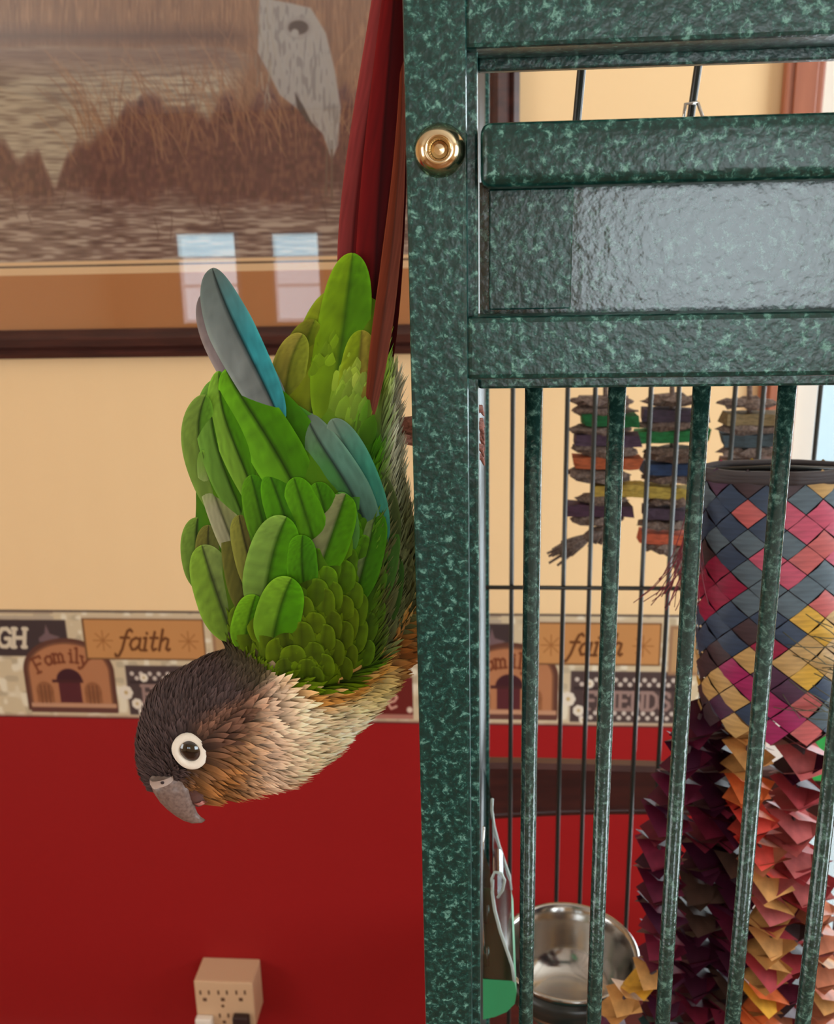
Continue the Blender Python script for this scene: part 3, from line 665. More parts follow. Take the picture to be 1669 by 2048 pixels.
slat_toy('leftmost strand of stained wooden slats with a frayed grey tassel', 1205,
    [(836, (24, 110, 58), 1166, 1274, 4), (876, (84, 62, 84), 1150, 1278, 2), (922, (196, 100, 60), 1148, 1280, 2), (977, (200, 168, 76), 1188, 1282, 0), (1016, (84, 54, 76), 1134, 1264, 2)],
    [(800, 1205, 62), (818, 1210, 60), (857, 1200, 64), (896, 1205, 62), (902, 1215, 60), (945, 1195, 60), (955, 1200, 55), (996, 1205, 50), (1036, 1195, 50)], 1212,
    [(1186, 1066, 1120, 1100), (1214, 1050, 1198, 1072)])
slat_toy('middle strand of stained wooden slats with bright green slat', 1345,
    [(828, (84, 72, 92), 1286, 1416, 2), (873, (52, 152, 88), 1272, 1416, -6), (934, (50, 74, 116), 1284, 1412, 2), (978, (200, 172, 78), 1268, 1396, 8), (1022, (82, 62, 80), 1290, 1400, 6), (1070, (214, 100, 68), 1278, 1396, 8)],
    [(800, 1350, 60), (848, 1340, 62), (902, 1348, 66), (912, 1350, 60), (955, 1345, 60), (1000, 1345, 52), (1046, 1335, 60), (1092, 1330, 44)], 1345,
    [(1336, 1098, 1372, 1140), (1360, 1100, 1398, 1160)], .945)
slat_toy('dim rightmost strand of brown and slate wooden slats', 1495,
    [(836, (150, 128, 90), 1446, 1560, 0), (878, (70, 84, 92), 1444, 1566, 0), (926, (172, 122, 100), 1440, 1562, 2)],
    [(806, 1500, 58), (856, 1500, 60), (902, 1500, 60), (950, 1500, 56)], 1500, [])

# ------------------------------------------------------------------ woven palm toy with folded leaf strands
def woven_toy():
    Y = .53; c0 = P(1556, 955, Y); c1 = P(1546, 1412, Y); s0 = depth(c0)/F; s1 = depth(c1)/F
    e = empty('woven_palm_toy', (c1[0], Y, c1[2]), 'colourful woven palm leaf cylinder toy with folded strands inside the cage', 'bird toy')
    nc, nr = 13, 18; zt, zb = c0[2], c1[2]; dz = (zt-zb)/(nr-1)
    def surf(th, t, dr=0):
        R = (150*s0*(1-t)+138*s1*t)*(1+.05*math.sin(math.pi*t)) + dr; cx = c0[0]*(1-t)+c1[0]*t
        return (cx+R*math.sin(th), Y-R*math.cos(th)*(.38+.4*t), zt+(zb-zt)*t)
    V, Fc = [], []
    for i in range(12):
        for j in range(28): V.append(surf(j*2*math.pi/28, .02+.94*i/11, -.003))
    Fc = [[i*28+j, i*28+(j+1) % 28, (i+1)*28+(j+1) % 28, (i+1)*28+j] for i in range(11) for j in range(28)]
    mesh('inner_sleeve', V, Fc, pmat('dark palm leaf', (52, 34, 44), rough=.8), e)
    pal = dict(n=(54, 70, 96), s=(92, 108, 120), c=(158, 22, 66), m=(170, 40, 100), k=(206, 84, 112), y=(226, 174, 66), t=(206, 164, 104), p=(78, 40, 70), r=(204, 100, 100), d=(70, 50, 56))
    mats = {k: pmat('dyed palm %s' % k, v, rough=.45, spec=.4, vary=(60, tuple(q*.86 for q in v), .4, .65, (1, 1, 8))) for k, v in pal.items()}
    def pick(u, v):
        if v < 1010: return random.choice('dsnsdp') if u < 1580 else random.choice('ksrst')
        if u < 1490: b = ((1130, 'nnnsnd'), (1230, 'ccccm'), (1290, 'nnnp'), (1345, 'tcmyd'), (9999, 'tytpd'))
        elif u < 1590: b = ((1130, 'skkrn'), (1190, 'kkrks'), (1290, 'ssndp'), (1345, 'mcyyt'), (9999, 'mypns'))
        else: b = ((1130, 'kkkkr'), (1220, 'srskt'), (1300, 'tysyt'), (1360, 'yrtym'), (9999, 'rsmns'))
        for lim, ch in b:
            if v < lim: return random.choice(ch)
    for j in range(nr):
        for i in range(nc):
            thc = (i+.5*(j % 2))*2*math.pi/nc; tc = j/(nr-1); V = []; fl = (i+j//2) % 2
            for a in (-1, 0, 1):
                for b in (-1, 0, 1):
                    A, Bv = a*.96, b*.96; th = thc+(A+Bv)/2*math.pi/nc; t = tc+(A-Bv)/2*1.0/(nr-1)
                    h = .0008+.0012*((1-a*a) if j % 2 else (1-b*b)) + random.uniform(0, .0003)
                    V.append(surf(th, t, h))
            ctr = np.array(V[4]); u, v = proj(ctr)
            k = pick(u, v) if ctr[1] < Y+.005 else random.choice('ncytkpsr')
            mesh('palm_square', V, grid(3, 3), mats[k], e, smooth=True)
    th = np.linspace(0, 2*math.pi, 40)
    rimp = [tube_geo([surf(a, -.035+.012*q, .0015*math.sin(7*a+q)) for a in th], .0022, 6) for q in range(3)]
    mesh('rim', *merge(rimp), pmat('dark twisted fibre', (70, 62, 64), rough=.7), e)
    # loose palm fibres across it
    parts = []
    for k in range(46):
        a0 = random.uniform(-.2, 1.3); t0 = random.uniform(.45, .95); dA, dT = random.uniform(.15, .7), random.uniform(-.02, .16)
        parts.append(tube_geo([surf(a0+dA*q, t0+dT*q, .004+.005*math.sin(3*q)) for q in np.linspace(0, 1, 6)], .00028, 4))
    o = mesh('loose_fibre', *merge(parts), pmat('dry green fibre', (86, 84, 64), rough=.8), e); o['kind'] = 'stuff'
    parts = []
    for k in range(44):
        a = P(1396+random.uniform(-16, 10), random.uniform(960, 1100), Y-.01); b = P(random.uniform(1345, 1405), random.uniform(1100, 1190), Y-.025+random.uniform(-.01, .01))
        c = P(random.uniform(1250, 1400), random.uniform(1190, 1232), Y-.02) if k % 4 == 0 else b+np.array([random.uniform(-.012, .008), 0, -random.uniform(.004, .018)])
        tt = np.linspace(0, 1, 7)[:, None]; parts.append(tube_geo((1-tt)**2*a+2*tt*(1-tt)*b+tt*tt*c, .00026, 4))
    o = mesh('raffia', *merge(parts), pmat('dark red raffia', (120, 40, 52), rough=.7), e); o['kind'] = 'stuff'
    # hanger up to the roof wires
    a = P(1402, 100, Y); b = P(1374, 290, Y)
    tube('hanging_wire', [np.array([a[0]+.04, Y, 1.955]), a, b, np.array([c0[0], Y, zt+.05]), np.array([c0[0], Y, zt+.004])], .0021, M['wire'], e, 10)
    tube('spreader', [surf(-math.pi/2, -.03), np.array([c0[0], Y, zt+.006]), surf(math.pi/2, -.03)], .0014, M['wire'], e, 8)
    k0 = P(1372, 208, Y-.004); k1 = P(1366, 250, Y-.004); k2 = P(1412, 248, Y-.004); k3 = P(1396, 205, Y-.004)
    tube('clip', [k3, k0, k1, (k1+k2)/2-np.array([0, 0, .004]), k2, k3], .0009, M['steel'], e, 8)
    # strands
    def strand(path, w, pals, yo):
        yy = Y+yo; pts = np.array([P(a, b, yy) for a, b in path]); s = depth(pts[0])/F
        sp = empty('folded_strand', (0, 0, 0)); sp.parent = e; sp.location = Vector((pts[0]).tolist())-wloc(e)
        seg = np.linalg.norm(np.diff(pts, axis=0), axis=1); L = np.concatenate([[0], np.cumsum(seg)])
        tube('strand_core', pts, .0012, mats['d'], sp, 6)
        n = int(L[-1]/(19*s)); 
        for k in range(n):
            d = (k+.5)/n*L[-1]; p = np.array([np.interp(d, L, pts[:, q]) for q in range(3)]); f = d/L[-1]
            hw = w*s/2*random.uniform(.92, 1.08); tl = .50*(1 if k % 4 < 2 else -1); ro = random.gauss(0, .18)+.5
            V = []
            for a in (-1, 0, 1):
                for b in (-1, 0, 1):
                    z = hw*(tl*a if k % 2 else tl*b)+.05*hw*(a*a+b*b)*(-1 if k % 3 else 1)
                    X, Y2 = hw*a, hw*b
                    V.append(p+np.array([X*math.cos(ro)-Y2*math.sin(ro), X*math.sin(ro)+Y2*math.cos(ro), z]))
            pl = pals[min(int(f*len(pals)), len(pals)-1)]
            mesh('leaf_fold', V, grid(3, 3), leafm[random.choice(pl)], sp, smooth=False)
    lp = dict(a=(96, 24, 50), b=(70, 20, 46), c=(124, 34, 58), d=(84, 60, 52), o=(226, 112, 60), t=(216, 156, 92), r=(222, 76, 64), q=(176, 62, 70), w=(196, 100, 100), k=(76, 62, 66), g=(60, 84, 84), y=(230, 170, 60), x=(206, 126, 94))
    leafm = {k: pmat('dyed leaf %s' % k, v, rough=.5, spec=.25, vary=(80, tuple(q*.82 for q in v), .4, .65, (1, 1, 1))) for k, v in lp.items()}
    strand([(1402, 1428), (1362, 1550), (1318, 1680), (1326, 1850), (1322, 1960), (1330, 2120)], 74, ['ab', 'abbc', 'abc', 'abcc', 'abg'], -.005)
    strand([(1446, 1425), (1442, 1540), (1420, 1640), (1400, 1800), (1392, 1950), (1390, 2120)], 84, ['ab', 'abc', 'bdd', 'abb', 'caa'], .012)
    strand([(1500, 1424), (1494, 1560), (1510, 1660), (1536, 1740), (1546, 1850), (1530, 1960), (1510, 2120)], 74, ['t', 'or', 'rx', 'tw', 'qt', 'oty', 'oro'], -.008)
    strand([(1464, 1560), (1470, 1680), (1474, 1800), (1462, 1930), (1450, 2120)], 86, ['bcd', 'cab', 'bdk', 'qca'], .008)
    strand([(1612, 1428), (1606, 1520), (1592, 1600), (1584, 1680), (1612, 1760), (1618, 1815)], 86, ['kwk', 'wqb', 'kqw', 'qw', 'wqx'], .0)
    strand([(1560, 1700), (1574, 1800), (1584, 1890), (1566, 1980), (1560, 2120)], 76, ['qa', 'qkx', 'kqa', 'xqo'], .01)
    strand([(1624, 1800), (1646, 1880), (1650, 1980), (1646, 2120)], 62, ['wx', 'xtx', 'xq'], .004)
    strand([(1312, 1940), (1268, 1972), (1236, 2012), (1212, 2080)], 60, ['ty', 'tq', 'qa'], -.012)
woven_toy()

def green_toy():
    Y = .70; a = P(1636, 1395, Y); b = P(1720, 1560, Y)
    e = empty('green_paddle_toy', ((a[0]+b[0])/2, Y, b[2]), 'bright green plastic paddle toy at the right edge beside folded strands', 'bird toy')
    mt = pmat('bright green plastic', (60, 190, 96), rough=.3)
    box('paddle', (a[0], b[0], Y-.005, Y+.005, b[2], a[2]), mt, e, .004, 3)
    for q in (.3, .62): box('groove_rib', (a[0]+(b[0]-a[0])*q-.0015, a[0]+(b[0]-a[0])*q+.0015, Y-.0068, Y-.004, b[2]+.004, a[2]-.004), mt, e, .001)
    tube('chain', [((a[0]+b[0])/2, Y, a[2]-.003), ((a[0]+b[0])/2, Y, 1.6), ((a[0]+b[0])/2, Y, 1.953)], .0012, M['steel'], e, 8)
green_toy()

# ------------------------------------------------------------------ the conure
BYC = .297                              # plane of the hanging body
def hull():
    th = np.linspace(0, 2*math.pi, 20, endpoint=False); ph = np.linspace(.12, math.pi-.12, 12)
    US = np.stack([np.outer(np.sin(ph), np.cos(th)), np.outer(np.sin(ph), np.sin(th)), np.outer(np.cos(ph), np.ones(20))], -1).reshape(-1, 3)
    UF = [[i*20+j, (i+1)*20+j, (i+1)*20+(j+1) % 20, i*20+(j+1) % 20] for i in range(11) for j in range(20)]+[list(range(20)), [220+j for j in range(20)][::-1]]
    balls = []
    def ball(px, py, r, ky, dy):
        c = P(px, py, BYC+dy); R = r*depth(c)/F; balls.append((c+US*np.array([R, R*ky, R]), UF))
    def chain(l, n=5):
        for a, b in zip(l[:-1], l[1:]):
            for q in range(n):
                t = q/n; ball(*[a[k]*(1-t)+b[k]*t for k in range(5)])
        ball(*l[-1])
    chain([(742, 610, 24, .8, .002), (730, 700, 40, .8, .002), (716, 780, 62, .8, .001), (700, 860, 84, .75, 0), (660, 950, 125, .68, 0), (628, 1050, 165, .64, 0), (612, 1150, 184, .62, 0), (610, 1240, 172, .64, 0), (602, 1310, 134, .72, -.002),
           (570, 1368, 120, .78, -.003), (520, 1405, 122, .8, -.004), (460, 1430, 128, .8, -.005), (410, 1455, 126, .8, -.005), (386, 1490, 111, .76, -.005), (368, 1518, 92, .72, -.005)])
    chain([(386, 1490, 108, .74, -.005), (470, 1476, 112, .74, -.004), (530, 1462, 112, .74, -.003), (588, 1432, 102, .74, 0), (640, 1396, 90, .74, .003), (700, 1340, 84, .7, .006), (752, 1270, 76, .7, .008), (765, 1170, 72, .7, .008), (758, 1060, 66, .7, .008), (752, 960, 50, .7, .008), (756, 860, 40, .7, .007), (768, 760, 26, .7, .006)])
    chain([(470, 1215, 62, .6, -.004), (448, 1130, 62, .55, -.005), (446, 1050, 58, .5, -.005), (452, 960, 62, .45, -.005), (458, 890, 62, .4, -.005), (456, 820, 50, .35, -.004), (446, 770, 26, .3, -.003)])
    chain([(690, 650, 34, .6, .001), (668, 720, 46, .6, .001), (650, 790, 60, .6, .001), (640, 880, 80, .6, .001)])
    chain([(560, 1050, 80, .5, -.008), (548, 960, 70, .42, -.007), (520, 880, 58, .36, -.006), (490, 820, 44, .34, -.005)])
    me = bpy.data.meshes.new('body'); BV, BF = merge(balls); me.from_pydata(BV.tolist(), [], BF)
    o = bpy.data.objects.new('body', me); COL.objects.link(o)
    m = o.modifiers.new('r', 'REMESH'); m.mode = 'VOXEL'; m.voxel_size = .0011
    m = o.modifiers.new('s', 'SMOOTH'); m.factor = .5; m.iterations = 9
    dg = bpy.context.evaluated_depsgraph_get(); dg.update()
    me2 = bpy.data.meshes.new_from_object(o.evaluated_get(dg))
    V = np.empty(len(me2.vertices)*3); me2.vertices.foreach_get('co', V); V = V.reshape(-1, 3)
    Nn = np.empty(len(me2.vertices)*3); me2.vertices.foreach_get('normal', Nn); Nn = Nn.reshape(-1, 3)
    Fc = [list(p.vertices) for p in me2.polygons]
    bpy.data.objects.remove(o); bpy.data.meshes.remove(me); bpy.data.meshes.remove(me2)
    return V, Nn, Fc

GB_U = np.array([380, 431, 491, 566, 620, 680, 740, 790, 830]); GB_V = np.array([1245, 1262, 1312, 1364, 1388, 1376, 1334, 1262, 1180])   # where the green mantle ends
def plum_col(u, v, front=True):
    """plumage colour (sRGB 0-255) over the bird, laid out on its back, head and breast"""
    u = np.asarray(u, float); v = np.asarray(v, float); n = len(u)
    def mix(a, b, t): t = np.clip(t, 0, 1)[:, None]; return np.asarray(a, float)*(1-t)+np.asarray(b, float)*t
    vb = np.interp(u, GB_U, GB_V)
    nz = vnoise(u/26, v/26, 31); nf = vnoise(u/7, v/7, 33)
    green = mix((64, 122, 10), (86, 134, 14), nz*1.2-.1); green = mix(green, (76, 92, 4), np.clip((v-1100)/150, 0, 1)*.85)
    green = mix(green, (52, 116, 28), np.clip((u-690)/110, 0, 1)*.8)
    rump = mix((108, 144, 22), (172, 178, 96), np.clip((v-720)/130, 0, 1)*np.clip((u-640)/70, 0, 1)); green = mix(green, rump, np.clip((880-v)/90, 0, 1)*(u > 560))
    under = mix((206, 198, 168), (92, 92, 54), np.clip((v-880)/170, 0, 1)); green = mix(green, under, np.clip((u-(760-np.clip((v-820)/10, -30, 22)))/22, 0, 1)*(v < 1350))
    hq = (u-400)*.67+(v-1455)*.74                      # across the head, crown negative, throat positive
    ha = (u-400)*.74-(v-1455)*.67                      # from the bill towards the neck
    crown = mix((78, 64, 64), (58, 46, 44), nf); crown = mix(crown, (62, 56, 34), np.clip((ha-90)/80, 0, 1)); crown = mix(crown, (84, 92, 30), np.clip((ha-165)/60, 0, 1))
    cheek = mix((136, 98, 80), (84, 60, 50), nf*1.1)
    throat = mix((160, 108, 60), (110, 76, 48), nf); throat = mix(throat, (200, 172, 148), np.clip((u-440)/80, 0, 1)); throat = mix(throat, (228, 208, 174), np.clip((u-525)/80, 0, 1))
    throat = mix(throat, (190, 170, 110), np.clip((u-610)/90, 0, 1)*np.clip((1450-v)/60, 0, 1))
    h = mix(crown, cheek, np.clip((hq+6-np.clip((ha-60)*.25, -10, 40))/22, 0, 1)*np.clip((ha+60)/40, 0, 1)); h = mix(h, throat, np.clip((hq-38+np.clip((ha-70)*.35, -6, 60))/30, 0, 1))
    h = mix(h, (168, 110, 40), np.exp(-((v-vb-14)/16)**2)*np.clip((u-540)/80, 0, 1)*.85)
    h = mix(h, (150, 92, 44), np.clip((u-745)/40, 0, 1)*np.clip((v-1240)/60, 0, 1))
    return np.where((v > vb)[:, None], h, green)

def feather_geo(base, t, nrm, L, Wd, lift0, lift1, cup=.25, ns=6, na=4, point=2.6, bend=0.):
    """arrays of leaf shaped feathers; base,t,nrm (n,3), L,Wd (n,)"""
    n = len(base); s = np.cross(nrm, t); k = np.linspace(0, 1, ns+1); a = np.linspace(-1, 1, na+1)
    hw = np.minimum(1, .45+1.4*k)*np.sqrt(np.clip(1-k**point, 0, 1)); hw[-1] = .05
    S, A = np.meshgrid(k, a, indexing='ij'); HW = np.repeat(hw[:, None], na+1, 1)
    S, A, HW = S.ravel(), A.ravel(), HW.ravel()
    V = base[:, None]+t[:, None]*(S*1.0)[None, :, None]*L[:, None, None] + s[:, None]*(A*HW)[None, :, None]*(Wd/2)[:, None, None]
    h = lift0[:, None]+(lift1-lift0)[:, None]*S[None]-cup*(A*A*HW)[None]*(Wd/2)[:, None]+bend*(S*(1-S))[None]*L[:, None]
    V = V+nrm[:, None]*h[..., None]
    g = grid(na+1, ns+1); m = (ns+1)*(na+1)
    return V, (g[None]+(np.arange(n)*m)[:, None, None]), S, A

def conure():
    V, Nn, Fc = hull()
    foot = P(800, 850, .31)
    e = empty('conure', (foot[0], foot[1], foot[2]), 'green cheeked parrot hanging head down on the side of the cage', 'parrot')
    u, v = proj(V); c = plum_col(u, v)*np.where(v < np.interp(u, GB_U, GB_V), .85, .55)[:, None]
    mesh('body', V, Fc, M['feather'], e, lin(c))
    tree = BVHTree.FromPolygons(V.tolist(), Fc)
    CV = Vector(CAM.tolist())
    def hit(px, py):
        d = Vector(ray(px, py).tolist()).normalized(); r = tree.ray_cast(CV, d)
        return (np.array(r[0]), np.array(r[1])) if r[0] is not None else (None, None)
    Rr, Dn = RC[:, 0], -RC[:, 1]
    VIEW = RC[:, 2]                    # towards the viewer
    # --- long feathers laid on the back: (points base..tip in the photo, width px, left/right vane colour, lift at base/tip mm, name)
    def big(nm, pts, wpx, colL, colR, l0, l1, rach=.78, tip=None, y=None, cup=.13, edge=1.06, asym=0., wts=None, shp=4.5, ns=26, na=12):
        pts = np.array(pts, float); k = np.linspace(0, 1, ns+1); k = 1-(1-k)**1.5
        if nm in ('flight_feather', 'wing_covert', 'rump_feather'): wpx = wpx*1.12
        if y is None: pts[0] = pts[0]+(pts[0]-pts[-1])*.12
        if len(pts) == 2: C = pts[0]+(pts[1]-pts[0])*k[:, None]
        else:
            seg = np.linspace(0, 1, len(pts)); co = [np.polyfit(seg, pts[:, q], min(len(pts)-1, 3)) for q in (0, 1)]; C = np.stack([np.polyval(q, k) for q in co], 1)
        if y is None:
            ys, ks = [], []
            for q in range(0, ns+1):
                h, _ = hit(*C[q])
                if h is not None: ys.append(h[1]); ks.append(k[q])
            if len(ys) >= 4: yy = np.polyval(np.polyfit(ks, ys, 2), np.clip(k, min(ks), max(ks)))
            elif ys: yy = np.full(ns+1, np.mean(ys))
            else: yy = np.full(ns+1, BYC-.004)
            yy = yy-(-1.4+(1.4+.75*l0)*np.clip(k/.3, 0, 1)**.7+.75*(l1-l0)*k)*1e-3
        else: yy = np.interp(k, np.linspace(0, 1, len(y)), y)
        T = np.gradient(C, axis=0); T /= np.linalg.norm(T, axis=1)[:, None]; S = np.stack([-T[:, 1], T[:, 0]], 1)
        hw = np.sqrt(np.clip(1-(1-np.minimum(1, k/.36+.02))**2, 0, 1))*np.sqrt(np.clip(1-k**shp, 0, 1)); hw[-1] = .06
        if wts is not None: hw = hw*np.interp(k, np.linspace(0, 1, len(wts)), wts)
        VV, cc = [], []; cL, cR = np.array(colL, float), np.array(colR, float)
        for i in range(ns+1):
            for j in range(na+1):
                a = -1+2*j/na; off = a*hw[i]*wpx/2*(1 if asym == 0 else (1+asym if (S[i, 0]*a) < 0 else 1-asym))
                p = P(C[i, 0]+S[i, 0]*off, C[i, 1]+S[i, 1]*off, yy[i]+cup*a*a*hw[i]*wpx/2*.00016)
                VV.append(p)
                left = (S[i, 0]*a) < 0
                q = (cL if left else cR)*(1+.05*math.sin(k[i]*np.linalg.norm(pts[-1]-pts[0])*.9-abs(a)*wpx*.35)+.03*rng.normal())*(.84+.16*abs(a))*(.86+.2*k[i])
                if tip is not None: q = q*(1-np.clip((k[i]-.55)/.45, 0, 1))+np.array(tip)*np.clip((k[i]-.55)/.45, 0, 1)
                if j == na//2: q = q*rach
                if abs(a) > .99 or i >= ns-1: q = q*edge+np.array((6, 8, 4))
                cc.append(q)
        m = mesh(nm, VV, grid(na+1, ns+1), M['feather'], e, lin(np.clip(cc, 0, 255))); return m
    G, G2, G3, GY, GD = (72, 134, 8), (58, 116, 8), (90, 142, 24), (124, 148, 24), (50, 96, 12)
    GG, TE, BG, MV, OL = (112, 138, 92), (60, 164, 178), (92, 140, 124), (142, 130, 132), (104, 104, 44)
    # tail
    RD, RD2, RB = (112, 16, 18), (78, 8, 12), (150, 78, 50)
    ty = [.300, .298, .296, .294, .293]
    big('tail_feather', [(765, 800), (778, 600), (792, 380), (798, 120), (806, -220)], 46, (120, 24, 24), (92, 16, 20), 0, 0, y=[v_+.003 for v_ in ty], shp=8)
    big('tail_feather', [(738, 850), (762, 680), (786, 480), (800, 300), (806, 60)], 42, (122, 52, 30), (140, 74, 58), 0, 0, y=[.2895, .289, .2915, .293, .294], shp=5, wts=[1, 1, .9, .6, .3])
    big('tail_feather', [(716, 780), (702, 520), (733, 280), (766, 30), (800, -260)], 62, (140, 52, 52), RD, 0, 0, y=ty, shp=8, rach=.8)
    big('tail_feather', [(748, 740), (752, 520), (768, 280), (786, 30), (806, -240)], 74, RD, RD2, 0, 0, y=[v_-.0015 for v_ in ty], shp=8, wts=[1.15, 1.15, 1, .75, .4], rach=.75)
    # rump and tail coverts
    ry = None
    for pts, w, a, b, l0, l1 in [
        ([(600, 860), (596, 760), (630, 640)], 84, (116, 120, 34), (118, 140, 28), .3, 1.0), ([(575, 810), (578, 740), (606, 668)], 64, (150, 146, 60), (132, 146, 44), .2, .6),
        ([(700, 860), (716, 760), (724, 660)], 70, GY, (150, 140, 50), .3, 1.2), ([(628, 830), (640, 710), (680, 580)], 96, (132, 150, 30), G3, .1, .6),
        ([(662, 830), (686, 670), (706, 506)], 98, (118, 158, 20), (88, 146, 18), .3, 1.2), ([(610, 880), (606, 800), (622, 700)], 70, (116, 140, 26), (112, 142, 24), .2, 1.0)]:
        big('rump_feather', pts, w, a, b, l0, l1)
    # primaries standing out from the wing tip
    yb = .2885
    big('flight_feather', [(560, 865), (506, 765), (450, 672), (416, 580)], 92, (150, 138, 140), (120, 136, 140), 0, 0, y=[yb+.002, yb+.002, yb+.003], tip=(104, 92, 92))
    big('flight_feather', [(562, 850), (524, 760), (470, 650), (425, 536)], 88, (130, 140, 140), TE, 0, 0, y=[yb, yb, yb+.001], tip=(92, 104, 102), rach=.35, asym=.22, wts=[.7, .85, 1.05, 1.0])
    # far wing
    big('flight_feather', [(735, 1070), (700, 980), (650, 900), (612, 826)], 72, (70, 130, 70), BG, 1.0, 1.8, tip=(98, 112, 100), rach=.45)
    big('flight_feather', [(748, 1080), (734, 1000), (700, 910), (664, 838)], 70, (104, 148, 124), (66, 150, 128), .6, 1.2, tip=(104, 126, 112))
    big('flight_feather', [(770, 1110), (768, 1020), (744, 940)], 56, (92, 120, 60), (78, 92, 48), .4, .8)
    # near wing secondaries
    for pts, w, a, b, l0, l1 in [
        ([(478, 1046), (424, 960), (398, 870), (412, 790)], 70, (110, 140, 56), (86, 134, 36), .2, .8),
        ([(492, 1030), (446, 930), (424, 840), (430, 760)], 64, (102, 148, 52), G, .5, 1.2),
        ([(520, 1010), (474, 900), (446, 820), (438, 742)], 60, (118, 166, 50), G, .8, 1.8),
        ([(690, 1000), (640, 910), (580, 850), (520, 806)], 84, (86, 148, 40), (74, 140, 46), .5, 1.2),
        ([(660, 1010), (600, 900), (540, 820), (478, 762)], 92, G, G2, .9, 1.9),
        ([(610, 1020), (556, 910), (500, 820), (452, 738)], 96, (98, 162, 24), G, 1.3, 2.6)]:
        big('flight_feather', pts, w, a, b, l0, l1, rach=.5)
    # bend of the wing, outer edge
    big('flight_feather', [(484, 1130), (456, 1060), (428, 985), (404, 900)], 50, (160, 160, 126), (140, 146, 96), .5, 1.0, tip=(96, 138, 44), rach=.6)
    for pts, w, a, b, l0, l1 in [
        ([(420, 1170), (396, 1110), (396, 1035)], 62, (104, 136, 50), (72, 106, 30), .3, .8), ([(440, 1190), (420, 1120), (418, 1050)], 52, OL, (98, 104, 50), .5, 1.0),
        ([(500, 1220), (478, 1130), (466, 1046)], 58, (92, 92, 36), (78, 66, 34), .3, 1.0), ([(516, 1180), (494, 1100), (478, 1030)], 52, (124, 126, 52), (98, 94, 42), .8, 1.6),
        ([(462, 1262), (432, 1180), (404, 1090)], 82, (120, 158, 50), (122, 146, 74), 1.0, 2.2)]:
        big('wing_covert', pts, w, a, b, l0, l1, rach=.5)
    # greater coverts
    for pts, w, a, b, l0, l1 in [
        ([(534, 1080), (520, 1020), (502, 950)], 60, (78, 130, 16), G2, .9, 1.3), ([(588, 1090), (566, 1020), (538, 945)], 66, G, G2, 1.1, 1.5), ([(634, 1100), (612, 1030), (588, 955)], 66, (80, 140, 14), G, 1.1, 1.5),
        ([(668, 1100), (652, 1030), (632, 965)], 60, G, G2, .9, 1.3), ([(690, 1100), (690, 1040), (676, 985)], 50, G2, (80, 140, 60), 1.0, 1.8),
        ([(640, 1140), (668, 1060), (692, 988)], 72, (124, 132, 88), G, 1.6, 2.8), ([(712, 1190), (736, 1100), (754, 1022)], 62, (110, 136, 80), G2, 1.4, 2.6), ([(750, 1200), (768, 1120), (780, 1050)], 54, (80, 126, 40), (64, 104, 36), 1.0, 1.8),
        ([(532, 1215), (544, 1120), (574, 1034)], 92, (116, 154, 62), G, 1.8, 3.2), ([(610, 1180), (604, 1120), (606, 1070)], 56, G, G2, 1.4, 2.4), ([(770, 1240), (782, 1170), (790, 1110)], 46, GD, (56, 90, 30), 1.0, 1.6),
        ([(548, 1285), (560, 1220), (584, 1156)], 84, (108, 156, 34), G, 2.0, 3.4), ([(490, 1290), (498, 1240), (512, 1190)], 60, (104, 160, 24), G, 1.4, 2.6)]:
        big('wing_covert', pts, w, a, b, l0, l1, rach=.66)
    # --- shingled back feathers between and below them, each one separate
    pos = []
    for py in np.arange(1120, 1392, 29):
        for px in np.arange(440, 800, 34):
            q = (px+(int(py/29) % 2)*17+rng.uniform(-6, 6), py+rng.uniform(-6, 6)); vb = np.interp(q[0], GB_U, GB_V)
            if q[1] < vb-8 and q[0] > 455 and not (q[0] < 600 and q[1] < 1225) and not (q[0] < 480 and q[1] < 1260): pos.append(q)
    for (px, py) in pos:
        h, nn = hit(px, py)
        if h is None: continue
        dx = np.clip((px-615)/330, -.45, .4); L = rng.uniform(58, 76)*(1.0 if py < 1300 else .85); w = rng.uniform(46, 60)
        base = plum_col([px], [py])[0]; j = rng.uniform(.88, 1.12)
        big('back_feather', [(px-dx*L*.3, py+L*.25), (px+dx*L*.3, py-L*.35), (px+dx*L*.8, py-L*.75)], w, base*j*1.02, base*j*.95, .4, 1.3, rach=.9, edge=1.1, cup=.16, shp=2.6, ns=8, na=6)
    # --- fine plumage of head, neck, breast, flanks: small contour feathers
    def scatter(sel, step, seed):
        r = np.random.default_rng(seed); ix = np.nonzero(sel)[0]; r.shuffle(ix); cell = {}; out = []
        for i in ix:
            key = tuple((V[i]/step).astype(int))
            if key in cell: continue
            cell[key] = 1; out.append(i)
        return np.array(out)
    vb = np.interp(u, GB_U, GB_V); toV = CAM-V; toV /= np.linalg.norm(toV, axis=1)[:, None]; fac = (Nn*toV).sum(1)
    eye = np.array([382., 1501.])
    hq = (u-400)*.67+(v-1455)*.74; ha = (u-400)*.74-(v-1455)*.67
    head = (v > vb-8) & (fac > -.45)
    bill = (np.hypot(u-340, v-1592) < 34)
    inring = (((u-eye[0])/40)**2+((v-eye[1])/42)**2 < 1) & (fac > .2)
    breast = head & ((hq > 30) | (ha > 190)) & (u > 395); crown = head & ~breast
